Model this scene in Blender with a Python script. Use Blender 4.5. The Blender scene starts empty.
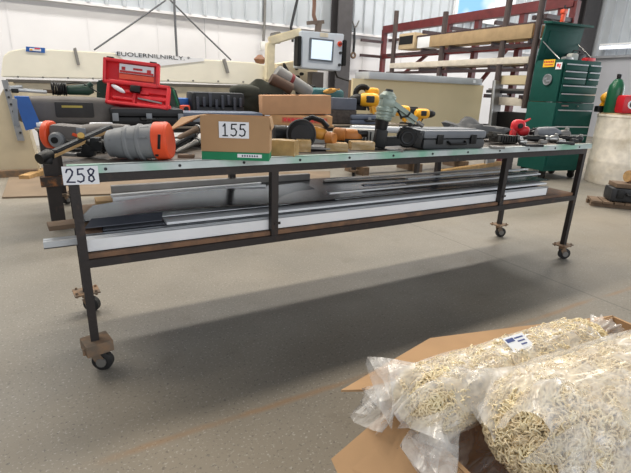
import bpy, bmesh, math, random
from mathutils import Vector, Matrix, Euler
R = random.Random(7)
C = bpy.context.scene.collection
SC = bpy.context.scene
PI = math.pi
# ------------------------------------------------------------------ camera (solved from the bench)
FPX, PITCH, ROLL, YAW = 446.69, .3151, .0375, -.5242
CAM = Vector((-.0206, -1.8271, 1.147))
_c, _s = math.cos(YAW), math.sin(YAW)
FW = Vector((-_s*math.cos(PITCH), _c*math.cos(PITCH), -math.sin(PITCH)))
_rt = Vector((_c, _s, 0)); _up = _rt.cross(FW)
RT = math.cos(ROLL)*_rt + math.sin(ROLL)*_up
UP = -math.sin(ROLL)*_rt + math.cos(ROLL)*_up
cd = bpy.data.cameras.new('camera'); cam = bpy.data.objects.new('camera', cd); C.objects.link(cam)
cd.sensor_width = 36; cd.lens = FPX/631*36; cd.clip_start = .02; cd.clip_end = 200
m = Matrix((RT, UP, -FW)).transposed().to_4x4(); m.translation = CAM
cam.matrix_world = m; SC.camera = cam

def at(x, y, Z=None, Y=None, X=None, V=None):
    """the place in the hall seen at a picture point, on a level, a wall plane or the vertical plane V=(point, normal)"""
    d = FW*FPX + RT*(x-315.5) - UP*(y-236.5)
    if Z is not None: t = (Z-CAM.z)/d.z
    elif Y is not None: t = (Y-CAM.y)/d.y
    elif X is not None: t = (X-CAM.x)/d.x
    else:
        n = Vector(V[1]); t = (Vector(V[0])-CAM).dot(n)/d.dot(n)
    return CAM + d*t
def ppm(P): return FPX/((Vector(P)-CAM).dot(FW))      # picture units per metre there
RC = YAW                                              # turned square to the viewer

# ------------------------------------------------------------------ mesh builder
class MB:
    def __init__(s, k=1.0):
        s.bm = bmesh.new(); s.k = k; s.mi = 0
    def _fin(s, n0f):
        s.bm.faces.ensure_lookup_table()
        for f in s.bm.faces[n0f:]: f.material_index = s.mi
    def raw(s, vs, fs):
        n = len(s.bm.faces)
        v = [s.bm.verts.new(p) for p in vs]
        for f in fs:
            try: s.bm.faces.new([v[i] for i in f])
            except ValueError: pass
        s._fin(n); return s
    def box(s, c, d, r=(0,0,0), bev=0, taper=1):
        b = bmesh.new(); bmesh.ops.create_cube(b, size=1)
        for v in b.verts:
            t = taper if v.co.z > 0 else 1
            v.co = Vector((v.co.x*d[0]*t, v.co.y*d[1]*t, v.co.z*d[2]))
        if bev: bmesh.ops.bevel(b, geom=b.edges[:], offset=min(bev, .49*min(d)), segments=2, affect='EDGES', profile=.6)
        return s._join(b, Matrix.Translation(c) @ Euler(r).to_matrix().to_4x4())
    def _join(s, b, M):
        n = len(s.bm.faces); mp = {}
        for v in b.verts: mp[v] = s.bm.verts.new(M @ v.co)
        for f in b.faces: s.bm.faces.new([mp[v] for v in f.verts])
        b.free(); s._fin(n); return s
    def lathe(s, prof, p0, p1, n=20, cap=True):
        p0 = Vector(p0); p1 = Vector(p1); a = (p1-p0); L = a.length; a.normalize()
        u = a.orthogonal().normalized(); w = a.cross(u)
        nf = len(s.bm.faces); rings = []
        for t, r in prof:
            rings.append([s.bm.verts.new(p0 + a*L*t + (u*math.cos(2*PI*i/n) + w*math.sin(2*PI*i/n))*max(r, 1e-5)) for i in range(n)])
        for A, B in zip(rings, rings[1:]):
            for i in range(n): s.bm.faces.new((A[i], A[(i+1)%n], B[(i+1)%n], B[i]))
        if cap:
            s.bm.faces.new(rings[0][::-1]); s.bm.faces.new(rings[-1])
        s._fin(nf); return s
    def cyl(s, p0, p1, r0, r1=None, n=16): return s.lathe([(0, r0), (1, r0 if r1 is None else r1)], p0, p1, n)
    def ring(s, c, axis, R0, r, n=24, k=8):
        c = Vector(c); a = Vector(axis).normalized(); u = a.orthogonal().normalized(); w = a.cross(u)
        return s.tube([c + (u*math.cos(2*PI*i/n)+w*math.sin(2*PI*i/n))*R0 for i in range(n)], r, k, closed=True)
    def tube(s, pts, r, n=8, closed=False):
        pts = [Vector(p) for p in pts]; nf = len(s.bm.faces); rings = []; m = len(pts); u = None
        for i, p in enumerate(pts):
            if closed: d = pts[(i+1)%m]-pts[i-1]
            else: d = pts[min(i+1, m-1)]-pts[max(i-1, 0)]
            d.normalize()
            u = d.orthogonal() if u is None else u - d*u.dot(d)
            if u.length < 1e-6: u = d.orthogonal()
            u.normalize(); w = d.cross(u)
            rr = r[i] if isinstance(r, (list, tuple)) else r
            rings.append([s.bm.verts.new(p + (u*math.cos(2*PI*j/n)+w*math.sin(2*PI*j/n))*rr) for j in range(n)])
        for i in range(m if closed else m-1):
            A, B = rings[i], rings[(i+1)%m]
            for j in range(n):
                try: s.bm.faces.new((A[j], A[(j+1)%n], B[(j+1)%n], B[j]))
                except ValueError: pass
        if not closed:
            s.bm.faces.new(rings[0][::-1]); s.bm.faces.new(rings[-1])
        s._fin(nf); return s
    def bar(s, p0, p1, w, h, bev=0):
        p0 = Vector(p0); p1 = Vector(p1); d = p1-p0; L = d.length
        x = d.normalized(); z = Vector((0,0,1)); 
        if abs(x.z) > .95: z = Vector((0,1,0))
        y = z.cross(x).normalized(); z = x.cross(y)
        b = bmesh.new(); bmesh.ops.create_cube(b, size=1)
        for v in b.verts: v.co = Vector((v.co.x*L, v.co.y*w, v.co.z*h))
        if bev: bmesh.ops.bevel(b, geom=b.edges[:], offset=min(bev, .45*min(w,h)), segments=2, affect='EDGES')
        M = Matrix((x, y, z)).transposed().to_4x4(); M.translation = (p0+p1)/2
        return s._join(b, M)
    def ell(s, c, rad, r=(0,0,0), n=16, sq=1.0):
        b = bmesh.new(); bmesh.ops.create_uvsphere(b, u_segments=n, v_segments=max(6, n*2//3), radius=1)
        for v in b.verts:
            q = v.co
            if sq != 1: q = Vector([math.copysign(abs(a)**sq, a) for a in q])
            v.co = Vector((q.x*rad[0], q.y*rad[1], q.z*rad[2]))
        return s._join(b, Matrix.Translation(c) @ Euler(r).to_matrix().to_4x4())
    def prism(s, poly, y0, y1, M=None, bev=0):
        """outline in x-z carried from y0 to y1"""
        b = bmesh.new()
        A = [b.verts.new((p[0], y0, p[1])) for p in poly]; B = [b.verts.new((p[0], y1, p[1])) for p in poly]
        n = len(poly); b.faces.new(A); b.faces.new(B[::-1])
        for i in range(n): b.faces.new((A[i], B[i], B[(i+1)%n], A[(i+1)%n]))
        bmesh.ops.recalc_face_normals(b, faces=b.faces[:])
        if bev: bmesh.ops.bevel(b, geom=b.edges[:], offset=bev, segments=2, affect='EDGES')
        return s._join(b, M or Matrix())
    def sheet(s, quad, th):
        """four corners (in order) thickened downward"""
        q = [Vector(p) for p in quad]; nrm = (q[1]-q[0]).cross(q[3]-q[0]).normalized()
        if nrm.z < 0: nrm = -nrm
        lo = [p-nrm*th for p in q]
        return s.raw(q+lo, [(0,1,2,3),(7,6,5,4),(0,4,5,1),(1,5,6,2),(2,6,7,3),(3,7,4,0)])
    def stroke(s, pts, w, y=0, th=.0006):
        """a marker stroke in the x-z plane facing -y"""
        for a, b in zip(pts, pts[1:]):
            a = Vector((a[0], y, a[1])); b = Vector((b[0], y, b[1])); d = b-a
            if d.length < 1e-6: continue
            e = d.normalized()*w*.35; p = Vector((d.z, 0, -d.x)).normalized()*w/2
            s.raw([a-e-p, b+e-p, b+e+p, a-e+p, *(q+Vector((0,-th,0)) for q in (a-e-p, b+e-p, b+e+p, a-e+p))],
                  [(0,1,2,3),(7,6,5,4),(0,4,5,1),(1,5,6,2),(2,6,7,3),(3,7,4,0)])
        return s
    def build(s, name, mat, parent=None, smooth=38):
        bmesh.ops.recalc_face_normals(s.bm, faces=s.bm.faces[:])
        if s.k != 1.0:
            for v in s.bm.verts: v.co *= s.k
        me = bpy.data.meshes.new(name); s.bm.to_mesh(me); s.bm.free()
        for mm in (mat if isinstance(mat, (list, tuple)) else [mat]): me.materials.append(mm)
        for p in me.polygons: p.use_smooth = True
        me.set_sharp_from_angle(angle=math.radians(smooth))
        o = bpy.data.objects.new(name, me); C.objects.link(o)
        if parent is not None: o.parent = parent
        return o

def tag(o, label, cat, group=None):
    o['label'] = label; o['category'] = cat
    if group: o['group'] = group
    return o
def T(name, label, cat, loc=(0,0,0), rz=0, group=None):
    o = bpy.data.objects.new(name, None); C.objects.link(o); o.empty_display_size = .05
    o.location = loc; o.rotation_euler = (0, 0, rz)
    return tag(o, label, cat, group)
def S(o): o['kind'] = 'structure'; return o
def copy_thing(t, loc, rz, label, group=None):
    r = t.copy(); C.objects.link(r); r.location = loc; r.rotation_euler = (0,0,rz); r['label'] = label
    if group: r['group'] = group
    for ch in list(t.children):
        c = ch.copy(); C.objects.link(c); c.parent = r
        for g in list(ch.children):
            d = g.copy(); C.objects.link(d); d.parent = c
    return r

# ------------------------------------------------------------------ materials
def srgb(c):
    return tuple((v/12.92 if v <= .04045 else ((v+.055)/1.055)**2.4) for v in (x/255 for x in c))
MATS = {}
def M(name, col, rough=.5, metal=0, var=.12, scale=9, bump=0, bscale=80, spec=.5, coat=0):
    if name in MATS: return MATS[name]
    mt = bpy.data.materials.new(name); mt.use_nodes = True; nt = mt.node_tree; N = nt.nodes; Lk = nt.links
    b = N['Principled BSDF']; c = srgb(col)
    b.inputs['Roughness'].default_value = rough; b.inputs['Metallic'].default_value = metal
    b.inputs['Specular IOR Level'].default_value = spec
    if coat: b.inputs['Coat Weight'].default_value = coat
    tc = N.new('ShaderNodeTexCoord')
    no = N.new('ShaderNodeTexNoise'); no.inputs['Scale'].default_value = scale; no.inputs['Detail'].default_value = 5
    Lk.new(tc.outputs['Object'], no.inputs['Vector'])
    rp = N.new('ShaderNodeMapRange'); rp.inputs['From Min'].default_value = .3; rp.inputs['From Max'].default_value = .7
    Lk.new(no.outputs['Fac'], rp.inputs['Value'])
    mx = N.new('ShaderNodeMix'); mx.data_type = 'RGBA'
    Lk.new(rp.outputs['Result'], mx.inputs['Factor'])
    mx.inputs['A'].default_value = (*[v*(1-var) for v in c], 1); mx.inputs['B'].default_value = (*[min(1, v*(1+var)) for v in c], 1)
    Lk.new(mx.outputs['Result'], b.inputs['Base Color'])
    if bump:
        n2 = N.new('ShaderNodeTexNoise'); n2.inputs['Scale'].default_value = bscale; n2.inputs['Detail'].default_value = 4
        Lk.new(tc.outputs['Object'], n2.inputs['Vector'])
        bp = N.new('ShaderNodeBump'); bp.inputs['Strength'].default_value = bump; bp.inputs['Distance'].default_value = .004
        Lk.new(n2.outputs['Fac'], bp.inputs['Height']); Lk.new(bp.outputs['Normal'], b.inputs['Normal'])
    MATS[name] = mt; mt['mix'] = mx.name
    return mt
def rusty(name, col, rust, thr=.55, scale=12, rough=.7, metal=.0, bump=.3):
    mt = M(name, col, rough, metal, .15, 9, bump, 70); nt = mt.node_tree; N = nt.nodes; Lk = nt.links
    if 'rust' in N: return mt
    b = N['Principled BSDF']; src = N[mt['mix']].outputs['Result']
    no = N.new('ShaderNodeTexNoise'); no.name = 'rust'; no.inputs['Scale'].default_value = scale; no.inputs['Detail'].default_value = 6
    tc = N.new('ShaderNodeTexCoord'); Lk.new(tc.outputs['Object'], no.inputs['Vector'])
    rp = N.new('ShaderNodeMapRange'); rp.inputs['From Min'].default_value = thr-.08; rp.inputs['From Max'].default_value = thr+.1
    Lk.new(no.outputs['Fac'], rp.inputs['Value'])
    mx = N.new('ShaderNodeMix'); mx.data_type = 'RGBA'; Lk.new(rp.outputs['Result'], mx.inputs['Factor'])
    Lk.new(src, mx.inputs['A']); mx.inputs['B'].default_value = (*srgb(rust), 1); Lk.new(mx.outputs['Result'], b.inputs['Base Color'])
    return mt
def emit(name, col, st):
    mt = bpy.data.materials.new(name); mt.use_nodes = True; b = mt.node_tree.nodes['Principled BSDF']
    b.inputs['Base Color'].default_value = (*srgb(col), 1); b.inputs['Emission Color'].default_value = (*srgb(col), 1)
    b.inputs['Emission Strength'].default_value = st; return mt

frame_m = rusty('dark_steel', (48,43,42), (80,62,52), .66, 14, .55, .2)
rustp = rusty('rusty_plate', (112,98,84), (134,108,84), .5, 20, .85)
galv = rusty('galvanised_green', (196,206,206), (140,190,168), .55, 4, .45, .2, .1)
top_m = rusty('bench_top_steel', (70,66,64), (104,92,80), .52, 6, .5, .3)
shelf_m = rusty('rusty_board', (104,82,68), (132,100,76), .5, 11, .85)
rubber = M('black_rubber', (28,28,29), .6)
steel = M('bright_steel', (165,165,163), .35, .8)
dsteel = M('dull_steel', (122,120,117), .45, .4)
blk = M('black_plastic', (19,19,20), .5, bump=.1, spec=.35)
dkg = M('charcoal_plastic', (42,43,46), .5, bump=.1, spec=.35)
gry = M('grey_plastic', (128,130,132), .5, bump=.1)
lgry = M('light_grey_plastic', (136,140,146), .5)
white = M('white_paint', (226,228,230), .45, var=.04)
paper = M('white_paper', (240,242,246), .8, var=.02)
ink = M('blue_black_marker', (30,34,70), .7)
orange = M('orange_plastic', (232,84,44), .45, var=.12)
red = M('red_plastic', (226,50,58), .42, var=.12)
dred = M('dark_red_steel', (98,34,36), .5, var=.2)
yel = M('yellow_plastic', (238,172,30), .45, var=.1)
card = M('cardboard', (178,142,104), .85, var=.1, scale=5, bump=.06)
cardd = M('cardboard_inside', (160,116,74), .85, var=.1)
carde = M('cardboard_edge', (120,84,54), .9)
grn = M('green_carton', (20,128,84), .6, var=.1)
tgrn = M('dark_green_enamel', (14,74,66), .6, var=.08, spec=.25)
dgrn = M('dark_green_plastic', (28,60,48), .5)
blue = M('blue_paint', (24,90,170), .5)
cream = M('cream_paint', (244,240,224), .5, var=.05, scale=3)
beige = M('beige_paint', (196,184,158), .55, var=.08, scale=4)
tan = M('tan_board', (222,206,168), .6, var=.04, scale=2)
wood = M('raw_wood', (178,144,98), .8, var=.25, scale=14)
dwood = M('weathered_wood', (112,92,74), .85, var=.25, scale=10)
sheetm = M('dark_sheet_metal', (84,86,92), .2, .75, .15, 3)
galvs = M('galvanised_sheet', (196,200,204), .35, .35, .08, 4)
wtrim = M('white_trim', (236,238,240), .35, var=.03)
wrap = M('kraft_wrap', (176,146,98), .35, var=.3, scale=14, bump=.8, bscale=40)
teal = M('teal_plastic', (38,92,96), .5)
canvas = M('olive_canvas', (52,54,46), .9, var=.25, bump=.4, bscale=30)
gngun = M('grey_green_metal', (138,152,143), .4, .15, .15)
bluegrey = M('blue_grey_plastic', (92,102,120), .5, var=.1)
charc = M('marker_black', (32,34,38), .8)

# ------------------------------------------------------------------ setting
def floor_mat():
    mt = bpy.data.materials.new('speckled_concrete'); mt.use_nodes = True; nt = mt.node_tree; N = nt.nodes; Lk = nt.links
    b = N['Principled BSDF']; b.inputs['Roughness'].default_value = .5; b.inputs['Specular IOR Level'].default_value = .35
    tc = N.new('ShaderNodeTexCoord'); P = tc.outputs['Object']
    def noise(sc, det=5, v=None):
        n = N.new('ShaderNodeTexNoise'); n.inputs['Scale'].default_value = sc; n.inputs['Detail'].default_value = det; Lk.new(v or P, n.inputs['Vector']); return n.outputs['Fac']
    def rng(v, a, b_, c=0, d=1):
        r = N.new('ShaderNodeMapRange'); r.inputs['From Min'].default_value = a; r.inputs['From Max'].default_value = b_
        r.inputs['To Min'].default_value = c; r.inputs['To Max'].default_value = d; Lk.new(v, r.inputs['Value']); return r.outputs['Result']
    def mix(f, A, B):
        x = N.new('ShaderNodeMix'); x.data_type = 'RGBA'
        Lk.new(f, x.inputs['Factor']) if not isinstance(f, float) else None
        for k, v in (('A', A), ('B', B)):
            if isinstance(v, tuple): x.inputs[k].default_value = (*srgb(v), 1)
            else: Lk.new(v, x.inputs[k])
        return x.outputs['Result']
    def math_(op, a, b_=None):
        x = N.new('ShaderNodeMath'); x.operation = op
        for i, v in enumerate((a, b_)):
            if v is None: continue
            if isinstance(v, (int, float)): x.inputs[i].default_value = v
            else: Lk.new(v, x.inputs[i])
        return x.outputs[0]
    col = mix(rng(noise(1.1), .35, .65), (122,118,110), (138,132,122))
    col = mix(rng(noise(.35, 3), .45, .7, 0, .55), col, (140,126,104))
    col = mix(rng(noise(95, 2), .61, .68, 0, .4), col, (190,188,180))
    col = mix(rng(noise(80, 2, None), .30, .39, .5, 0), col, (70,67,64))
    col = mix(rng(noise(5, 6), .62, .8, 0, .35), col, (98,88,75))
    sx = N.new('ShaderNodeSeparateXYZ'); Lk.new(P, sx.inputs[0])
    w = math_('MULTIPLY', math_('SUBTRACT', noise(3, 4), .5), .06)
    d = math_('ABSOLUTE', math_('ADD', math_('ADD', sx.outputs['Y'], .53), w))
    seam = math_('MULTIPLY', rng(d, .004, .022, 1, 0), rng(noise(2.2, 4), .38, .55, .05, .55))
    col = mix(seam, col, (150,114,76))
    d2 = math_('ABSOLUTE', math_('SUBTRACT', sx.outputs['X'], 2.75))
    col = mix(rng(d2, .003, .009, .5, 0), col, (76,73,68))
    Lk.new(col, b.inputs['Base Color'])
    Lk.new(rng(noise(2.5), .3, .7, .38, .6), b.inputs['Roughness'])
    bp = N.new('ShaderNodeBump'); bp.inputs['Strength'].default_value = .15; bp.inputs['Distance'].default_value = .002
    Lk.new(noise(120, 3), bp.inputs['Height']); Lk.new(bp.outputs['Normal'], b.inputs['Normal'])
    return mt
YW, XW = 8.0, 15.8
mb = MB(); mb.raw([(-7,-6,0),(XW,-6,0),(XW,YW,0),(-7,YW,0),(-7,-6,-.1),(XW,-6,-.1),(XW,YW,-.1),(-7,YW,-.1)], [(0,1,2,3),(4,5,6,7),(0,1,5,4),(1,2,6,5),(2,3,7,6),(3,0,4,7)])
S(mb.build('floor', floor_mat()))

liner = M('white_liner_panel', (214,214,217), .5, var=.03, scale=2)
corr = M('corrugated_white_steel', (180,186,192), .4, .15, .05, 3)
linr = M('grey_liner_panel', (168,170,176), .5, var=.03, scale=2)
ZL = 2.5
mb = MB(); mb.box(((-7+XW)/2, YW+.1, ZL/2), (XW+7, .2, ZL))
for i in range(19): mb.box((-6.6+i*1.22, YW-.004, ZL/2), (.02, .012, ZL))
S(mb.build('wall_back', liner))
def corr_profile(L, step=.3):
    pts = []; x = 0
    while x < L:
        pts += [(x, 0), (x+step-.09, 0), (x+step-.07, -.05), (x+step-.02, -.05)]; x += step
    return pts+[(x, 0)]
def corr_mesh(mb, p0, d, n, L, z0, z1):
    pr = corr_profile(L); p0 = Vector(p0); d = Vector(d); n = Vector(n)
    a = [p0+d*x-n*y for x, y in pr]
    k = len(a); mb.raw([(*p.xy, z0) for p in a]+[(*p.xy, z1) for p in a], [(i, i+1, k+i+1, k+i) for i in range(k-1)])
mb = MB(); corr_mesh(mb, (-7, YW-.06, 0), (1,0,0), (0,-1,0), XW+7-.3, ZL, 7)
mb.box(((-7+XW)/2, YW+.05, 4.75), (XW+7, .15, 4.5))
S(mb.build('wall_back', corr))
mb = MB(); mb.box(((-7+XW)/2, YW-.05, ZL-.02), (XW+7, .1, .05)); S(mb.build('trim_1', liner))
mb = MB(); mb.box((XW+.1, 1, ZL/2), (.2, 14, ZL)); S(mb.build('wall_right', linr))
mb = MB(); corr_mesh(mb, (XW-.06, -6, 0), (0,1,0), (-1,0,0), 13.7, ZL+.05, 7); mb.box((XW+.05, 1, 4.75), (.15, 14, 4.5)); S(mb.build('wall_right', corr))
mb = MB(); mb.box((XW-.06, 1, ZL+.02), (.12, 14, .07)); S(mb.build('trim_2', M('grey_trim', (140,142,146), .5)))
# high windows in the back wall
def window(i, x0, x1, z0, z1):
    w = MB()
    for xx in (x0, x1): w.box((xx, YW-.12, (z0+z1)/2), (.08, .1, z1-z0+.08))
    for zz in (z0, z1): w.box(((x0+x1)/2, YW-.12, zz), (x1-x0, .1, .08))
    fr = S(w.build('window_%d' % i, white))
    g = MB(); g.box(((x0+x1)/2, YW-.115, (z0+z1)/2), (x1-x0-.06, .02, z1-z0-.06))
    mt = emit('window_daylight_%d' % i, (226,240,255), 1.1)
    N = mt.node_tree.nodes; Lk = mt.node_tree.links; N['Principled BSDF'].inputs['Base Color'].default_value = (.02,.02,.02,1)
    tc = N.new('ShaderNodeTexCoord'); no = N.new('ShaderNodeTexNoise'); no.inputs['Scale'].default_value = .8
    Lk.new(tc.outputs['Object'], no.inputs['Vector'])
    cr = N.new('ShaderNodeValToRGB'); cr.color_ramp.elements[0].position = .42; cr.color_ramp.elements[0].color = (.25,.55,.9,1)
    cr.color_ramp.elements[1].position = .56; cr.color_ramp.elements[1].color = (.95,.98,1,1)
    Lk.new(no.outputs['Fac'], cr.inputs['Fac']); Lk.new(cr.outputs['Color'], N['Principled BSDF'].inputs['Emission Color'])
    o = g.build('window_pane', mt, fr); o['kind'] = 'structure'
a = at(451, 18, Y=YW); b_ = at(491, 16, Y=YW); window(1, a.x, b_.x, a.z, 5.2)
a = at(493, 16, Y=YW); b_ = at(508, 15, Y=YW); window(2, a.x, b_.x, b_.z, 5.2)
def column(x0, x1, y, mat):
    mb = MB(); w = x1-x0
    for yy in (y-.3, y): mb.box(((x0+x1)/2, yy, 3.5), (w, .03, 7))
    mb.box(((x0+x1)/2, y-.15, 3.5), (.03, .3, 7)); return S(mb.build('wall_column', mat))
colm = M('grey_column_steel', (66,64,66), .5, .1)
a = at(331, 20, Y=7.85); b_ = at(345, 20, Y=7.85); column(a.x, b_.x, 7.85, colm)
a = at(573, 30, Y=7.85); b_ = at(587, 30, Y=7.85); column(a.x, b_.x, 7.85, colm)
# thin crossed tie rods and conduit on the wall
def rod(label, pts, r, mat, y=7.7, name='tie_rod', cat='rod'):
    mb = MB(); mb.tube([at(*p, Y=y) for p in pts], r, 6); return tag(mb.build(name, mat), label, cat)
rodm = M('steel_rod', (92,94,98), .5, .3)
rod('grey tie rod slanting down to left above white metal brake', [(94,50),(135,22),(166,0)], .016, rodm)
rod('grey tie rod slanting down to right towards white metal brake end', [(168,-2),(200,30),(231,60)], .016, rodm)
rod('thin vertical steel rod between the two slanting tie rods', [(174,-3),(175.5,30),(177,57)], .022, rodm)
rod('grey electrical conduit running down to wall outlet box', [(265,-3),(264.5,20),(263.5,41)], .03, dsteel, 7.9, 'conduit', 'conduit')
P = at(263, 46, Y=7.9); mb = MB(); mb.box(P, (.11, .06, .17), bev=.01); tag(mb.build('outlet_box', M('outlet_grey', (206,206,204), .5)), 'small light grey outlet box on white wall under conduit', 'outlet box')
rod('dark cable hanging down wall beside beige console arm', [(298,-3),(294,14),(291,27),(293,42)], .03, dkg, 7.8, 'hanging_cable', 'cable')
rod('thin vertical seam pipe on white wall left of conduit', [(204,14),(205,36),(206,58)], .006, M('pale_grey', (176,178,182), .6), 7.95, 'wall_pipe', 'pipe')
# strap hung on the wall right of the grey column
t = T('hanging_strap', 'dark lifting strap hung from wall hook right of steel column', 'strap', at(353, 50, Y=7.9), 0)
k = 1/ppm(t.location)
mb = MB(k); mb.tube([(0,0,22),(1,0,8),(0,-1,-2)], 1.2, 8); mb.build('cord', dkg, t)
mb = MB(k); mb.tube([(-3.5,-1,26),(-1,-1,22),(0,-1,20),(2,-1,22),(4.5,-1,27)], .7, 6); mb.build('hook', dsteel, t)
mb = MB(k); mb.ring((0,-1,-5), (0,1,0), 2.4, 1, 14, 6); mb.build('buckle', dwood, t)
# strip light on the right wall
a = at(600, 48, X=XW-.3); b_ = at(640, 46, X=XW-.3)
t = T('strip_light', 'long white fluorescent strip light on ledge of right wall', 'light', ((a+b_)/2), 0)
mb = MB(); mb.bar((a-b_)/2+Vector((0,0,.09)), (b_-a)/2+Vector((0,0,.09)), .12, .05); mb.build('fixture', white, t)
mb = MB(); mb.cyl((a-b_)/2, (b_-a)/2, .05, n=10); mb.build('lamp_tube', emit('tube_glow', (245,248,255), .9), t)
rod('black hose looped on grey wall behind the barrel', [(586,92),(591,78),(599,68),(612,63),(626,61),(640,60)], .035, dkg, 7.6, 'wall_hose', 'hose')
rod('pale hose looped on grey wall behind the barrel', [(596,86),(598,76),(606,69),(618,67),(640,64)], .03, M('pale_hose', (170,170,172), .5), 7.5, 'wall_hose', 'hose')

# ------------------------------------------------------------------ the bench
L, W, H, ZR, ZLEG = 3.214, .610, .86, .492, .111
X1, X2 = .815, 2.398
def b1(x, v, z=H): q = at(x, 150, V=((0, v, 0), (0, 1, 0))); return Vector((q.x, v, z))
def p1(x, y, z=H): return at(x, y, Z=z)
t = T('workbench', 'long rusty steel workbench on casters carrying tools and sheet metal', 'workbench', (0,0,0))
mb = MB(); mb.box((L/2, W/2, H-.012), (L+.03, W+.02, .024)); mb.build('tabletop', top_m, t)
mb = MB(); mb.box((L/2+.01, -.013, H-.0135), (L+.03, .006, .031)); mb.box((L/2+.01, -.004, H+.0015), (L+.03, .024, .003)); es = mb.build('edge_strip', galv, t)
for i in range(12):
    mb = MB(); mb.cyl((.12+i*.27, -.0155, H-.015), (.12+i*.27, -.019, H-.015), .006, n=8); mb.build('screw', dkg, es)
for y in (.015, W-.015):
    mb = MB(); mb.box((L/2, y, H-.046), (L, .035, .04)); mb.build('top_rail', frame_m, t)
    mb = MB(); mb.box((L/2, y, ZR-.016), (L, .035, .032)); mb.build('shelf_rail', frame_m, t)
for x in (.02, L-.02):
    for z, nm in ((H-.046, 'end_rail'), (ZR-.016, 'end_rail')):
        mb = MB(); mb.box((x, W/2, z), (.035, W-.06, .035)); mb.build(nm, frame_m, t)
mb = MB(); mb.box((L/2, W/2, ZR+.009), (L-.05, W-.03, .02)); mb.build('shelf_board', shelf_m, t)
for y in (.018, W-.018):
    for x in (X1, X2):
        mb = MB(); mb.box((x, y, (ZR+H-.05)/2), (.034, .034, H-.05-ZR+.03)); mb.box((x+.012, y-.019 if y < .3 else y+.019, ZR+.06), (.03, .004, .012)); mb.build('post', frame_m, t)
def caster(par, x, y, ang, block=False):
    c, s_ = math.cos(ang), math.sin(ang)
    cm = MB()
    if block: cm.box((x+.005, y, ZLEG+.005), (.105, .1, .05), (0,0,.2), .006)
    else: cm.box((x, y, ZLEG), (.12, .1, .008), (0,0,.1)); 
    for sx in (-.045, .045):
        for sy in (-.035, .035): cm.cyl((x+sx, y+sy, ZLEG-.014), (x+sx, y+sy, ZLEG+.014), .006, n=6)
    cm.cyl((x, y, ZLEG-.03), (x, y, ZLEG), .024)
    off = Vector((c, s_, 0))*.022; q = Vector((x, y, 0))+off; n = Vector((-s_, c, 0))
    for sg in (-1, 1):
        cm.bar(Vector((x, y, ZLEG-.03))+n*.021*sg, q+n*.021*sg+Vector((0,0,.042)), .004, .036)
    co = cm.build('caster', rustp, par)
    w = MB(); w.lathe([(0,.034),(.12,.042),(.88,.042),(1,.034)], q-n*.016+Vector((0,0,.042)), q+n*.016+Vector((0,0,.042)), 24)
    wo = w.build('wheel', rubber, co)
    hb = MB(); hb.cyl(q-n*.026+Vector((0,0,.042)), q+n*.026+Vector((0,0,.042)), .02, n=14); hb.build('hub', dsteel, co)
for x, y, a, bl in ((0,0,-.45,True),(0,W,-.6,False),(L,0,-.55,False),(L,W,-.5,False)):
    yy = .015 if y == 0 else W-.015; xx = .012 if x == 0 else L-.012
    mb = MB(); mb.box((xx, yy, (ZLEG+H-.03)/2), (.032, .032, H-.03-ZLEG)); mb.build('leg', frame_m, t)
    caster(t, xx, yy, a, bl)

# number cards in marker
DIG = {'1': [[(.25,.8),(.5,1),(.5,0)],[(.2,0),(.8,0)]], '2': [[(.1,.75),(.25,.97),(.6,1),(.8,.8),(.7,.55),(.1,.03),(.95,.0)]],
       '5': [[(.85,1),(.25,.98),(.2,.58),(.6,.62),(.85,.4),(.75,.1),(.4,0),(.1,.1)]],
       '8': [[(.8,.9),(.5,1),(.2,.85),(.3,.6),(.7,.4),(.8,.15),(.5,0),(.2,.12),(.25,.38),(.7,.62),(.85,.85)]]}
def number_card(txt, label, loc, rz, w, h, dw, parent_lean=0, col=ink):
    t = T('number_card', label, 'card', loc, rz); t.rotation_euler = (parent_lean, 0, rz)
    mb = MB(); mb.box((0,0,h/2), (w, .0012, h)); mb.build('card', paper, t)
    mb = MB(); x = -w*.5+w*.08
    for ch in txt:
        for st in DIG[ch]: mb.stroke([(x+p[0]*dw, h*.14+p[1]*h*.72) for p in st], h*.08, -.0009)
        x += w*.87/len(txt)
    mb.build('number', col, t); return t
A = at(82, 184.5, Y=-.03); k = .87/ppm(A)
number_card('258', 'white card with handwritten 258 on bench leg corner', (A.x, -.03, A.z), RC*.25, 37*k, 21*k, 9.4*k)

# ------------------------------------------------------------------ stock on the lower shelf
ZS = ZR+.019
def strip(label, x0, x1, y0, y1, z, h, mat, name='trim_strip', cat='metal strip', tilt=0, skew=0, lip=0, group=None):
    Lx, wy = x1-x0, y1-y0
    t = T(name, label, cat, ((x0+x1)/2, (y0+y1)/2, z), skew, group); t.rotation_euler = (0, tilt, skew)
    mb = MB()
    if lip:
        mb.box((0, 0, .002), (Lx, wy, .004)); mb.box((0, -wy/2+.002, h/2), (Lx, .004, h)); mb.box((0, wy/2-.002, h/2), (Lx, .004, h)); mb.box((0,-wy/2+.012,h-.002),(Lx,.02,.003)); mb.box((0,wy/2-.012,h-.002),(Lx,.02,.003))
    else: mb.box((0,0,h/2), (Lx, wy, h), bev=min(.003, h*.3))
    mb.build('profile' if lip else 'strip', mat, t); return t
strip('long white channel trim along front edge of lower shelf', .02, 2.9, .035, .085, ZS, .052, wtrim, lip=1)
strip('bright aluminium angle poking out past the left bench leg on shelf', -.12, 2.2, .12, .17, ZS+.008, .028, galvs, lip=1)
strip('dull grey flat strip behind white channel on shelf', .05, 3.0, .09, .115, ZS, .046, dsteel)
strip('white flat trim lying on aluminium angle on lower shelf', .35, 3.02, .12, .20, ZS+.053, .012, wtrim)
strip('dark steel angle lying mid shelf under the sheets', .1, 3.0, .18, .235, ZS, .06, sheetm, lip=1)
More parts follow.
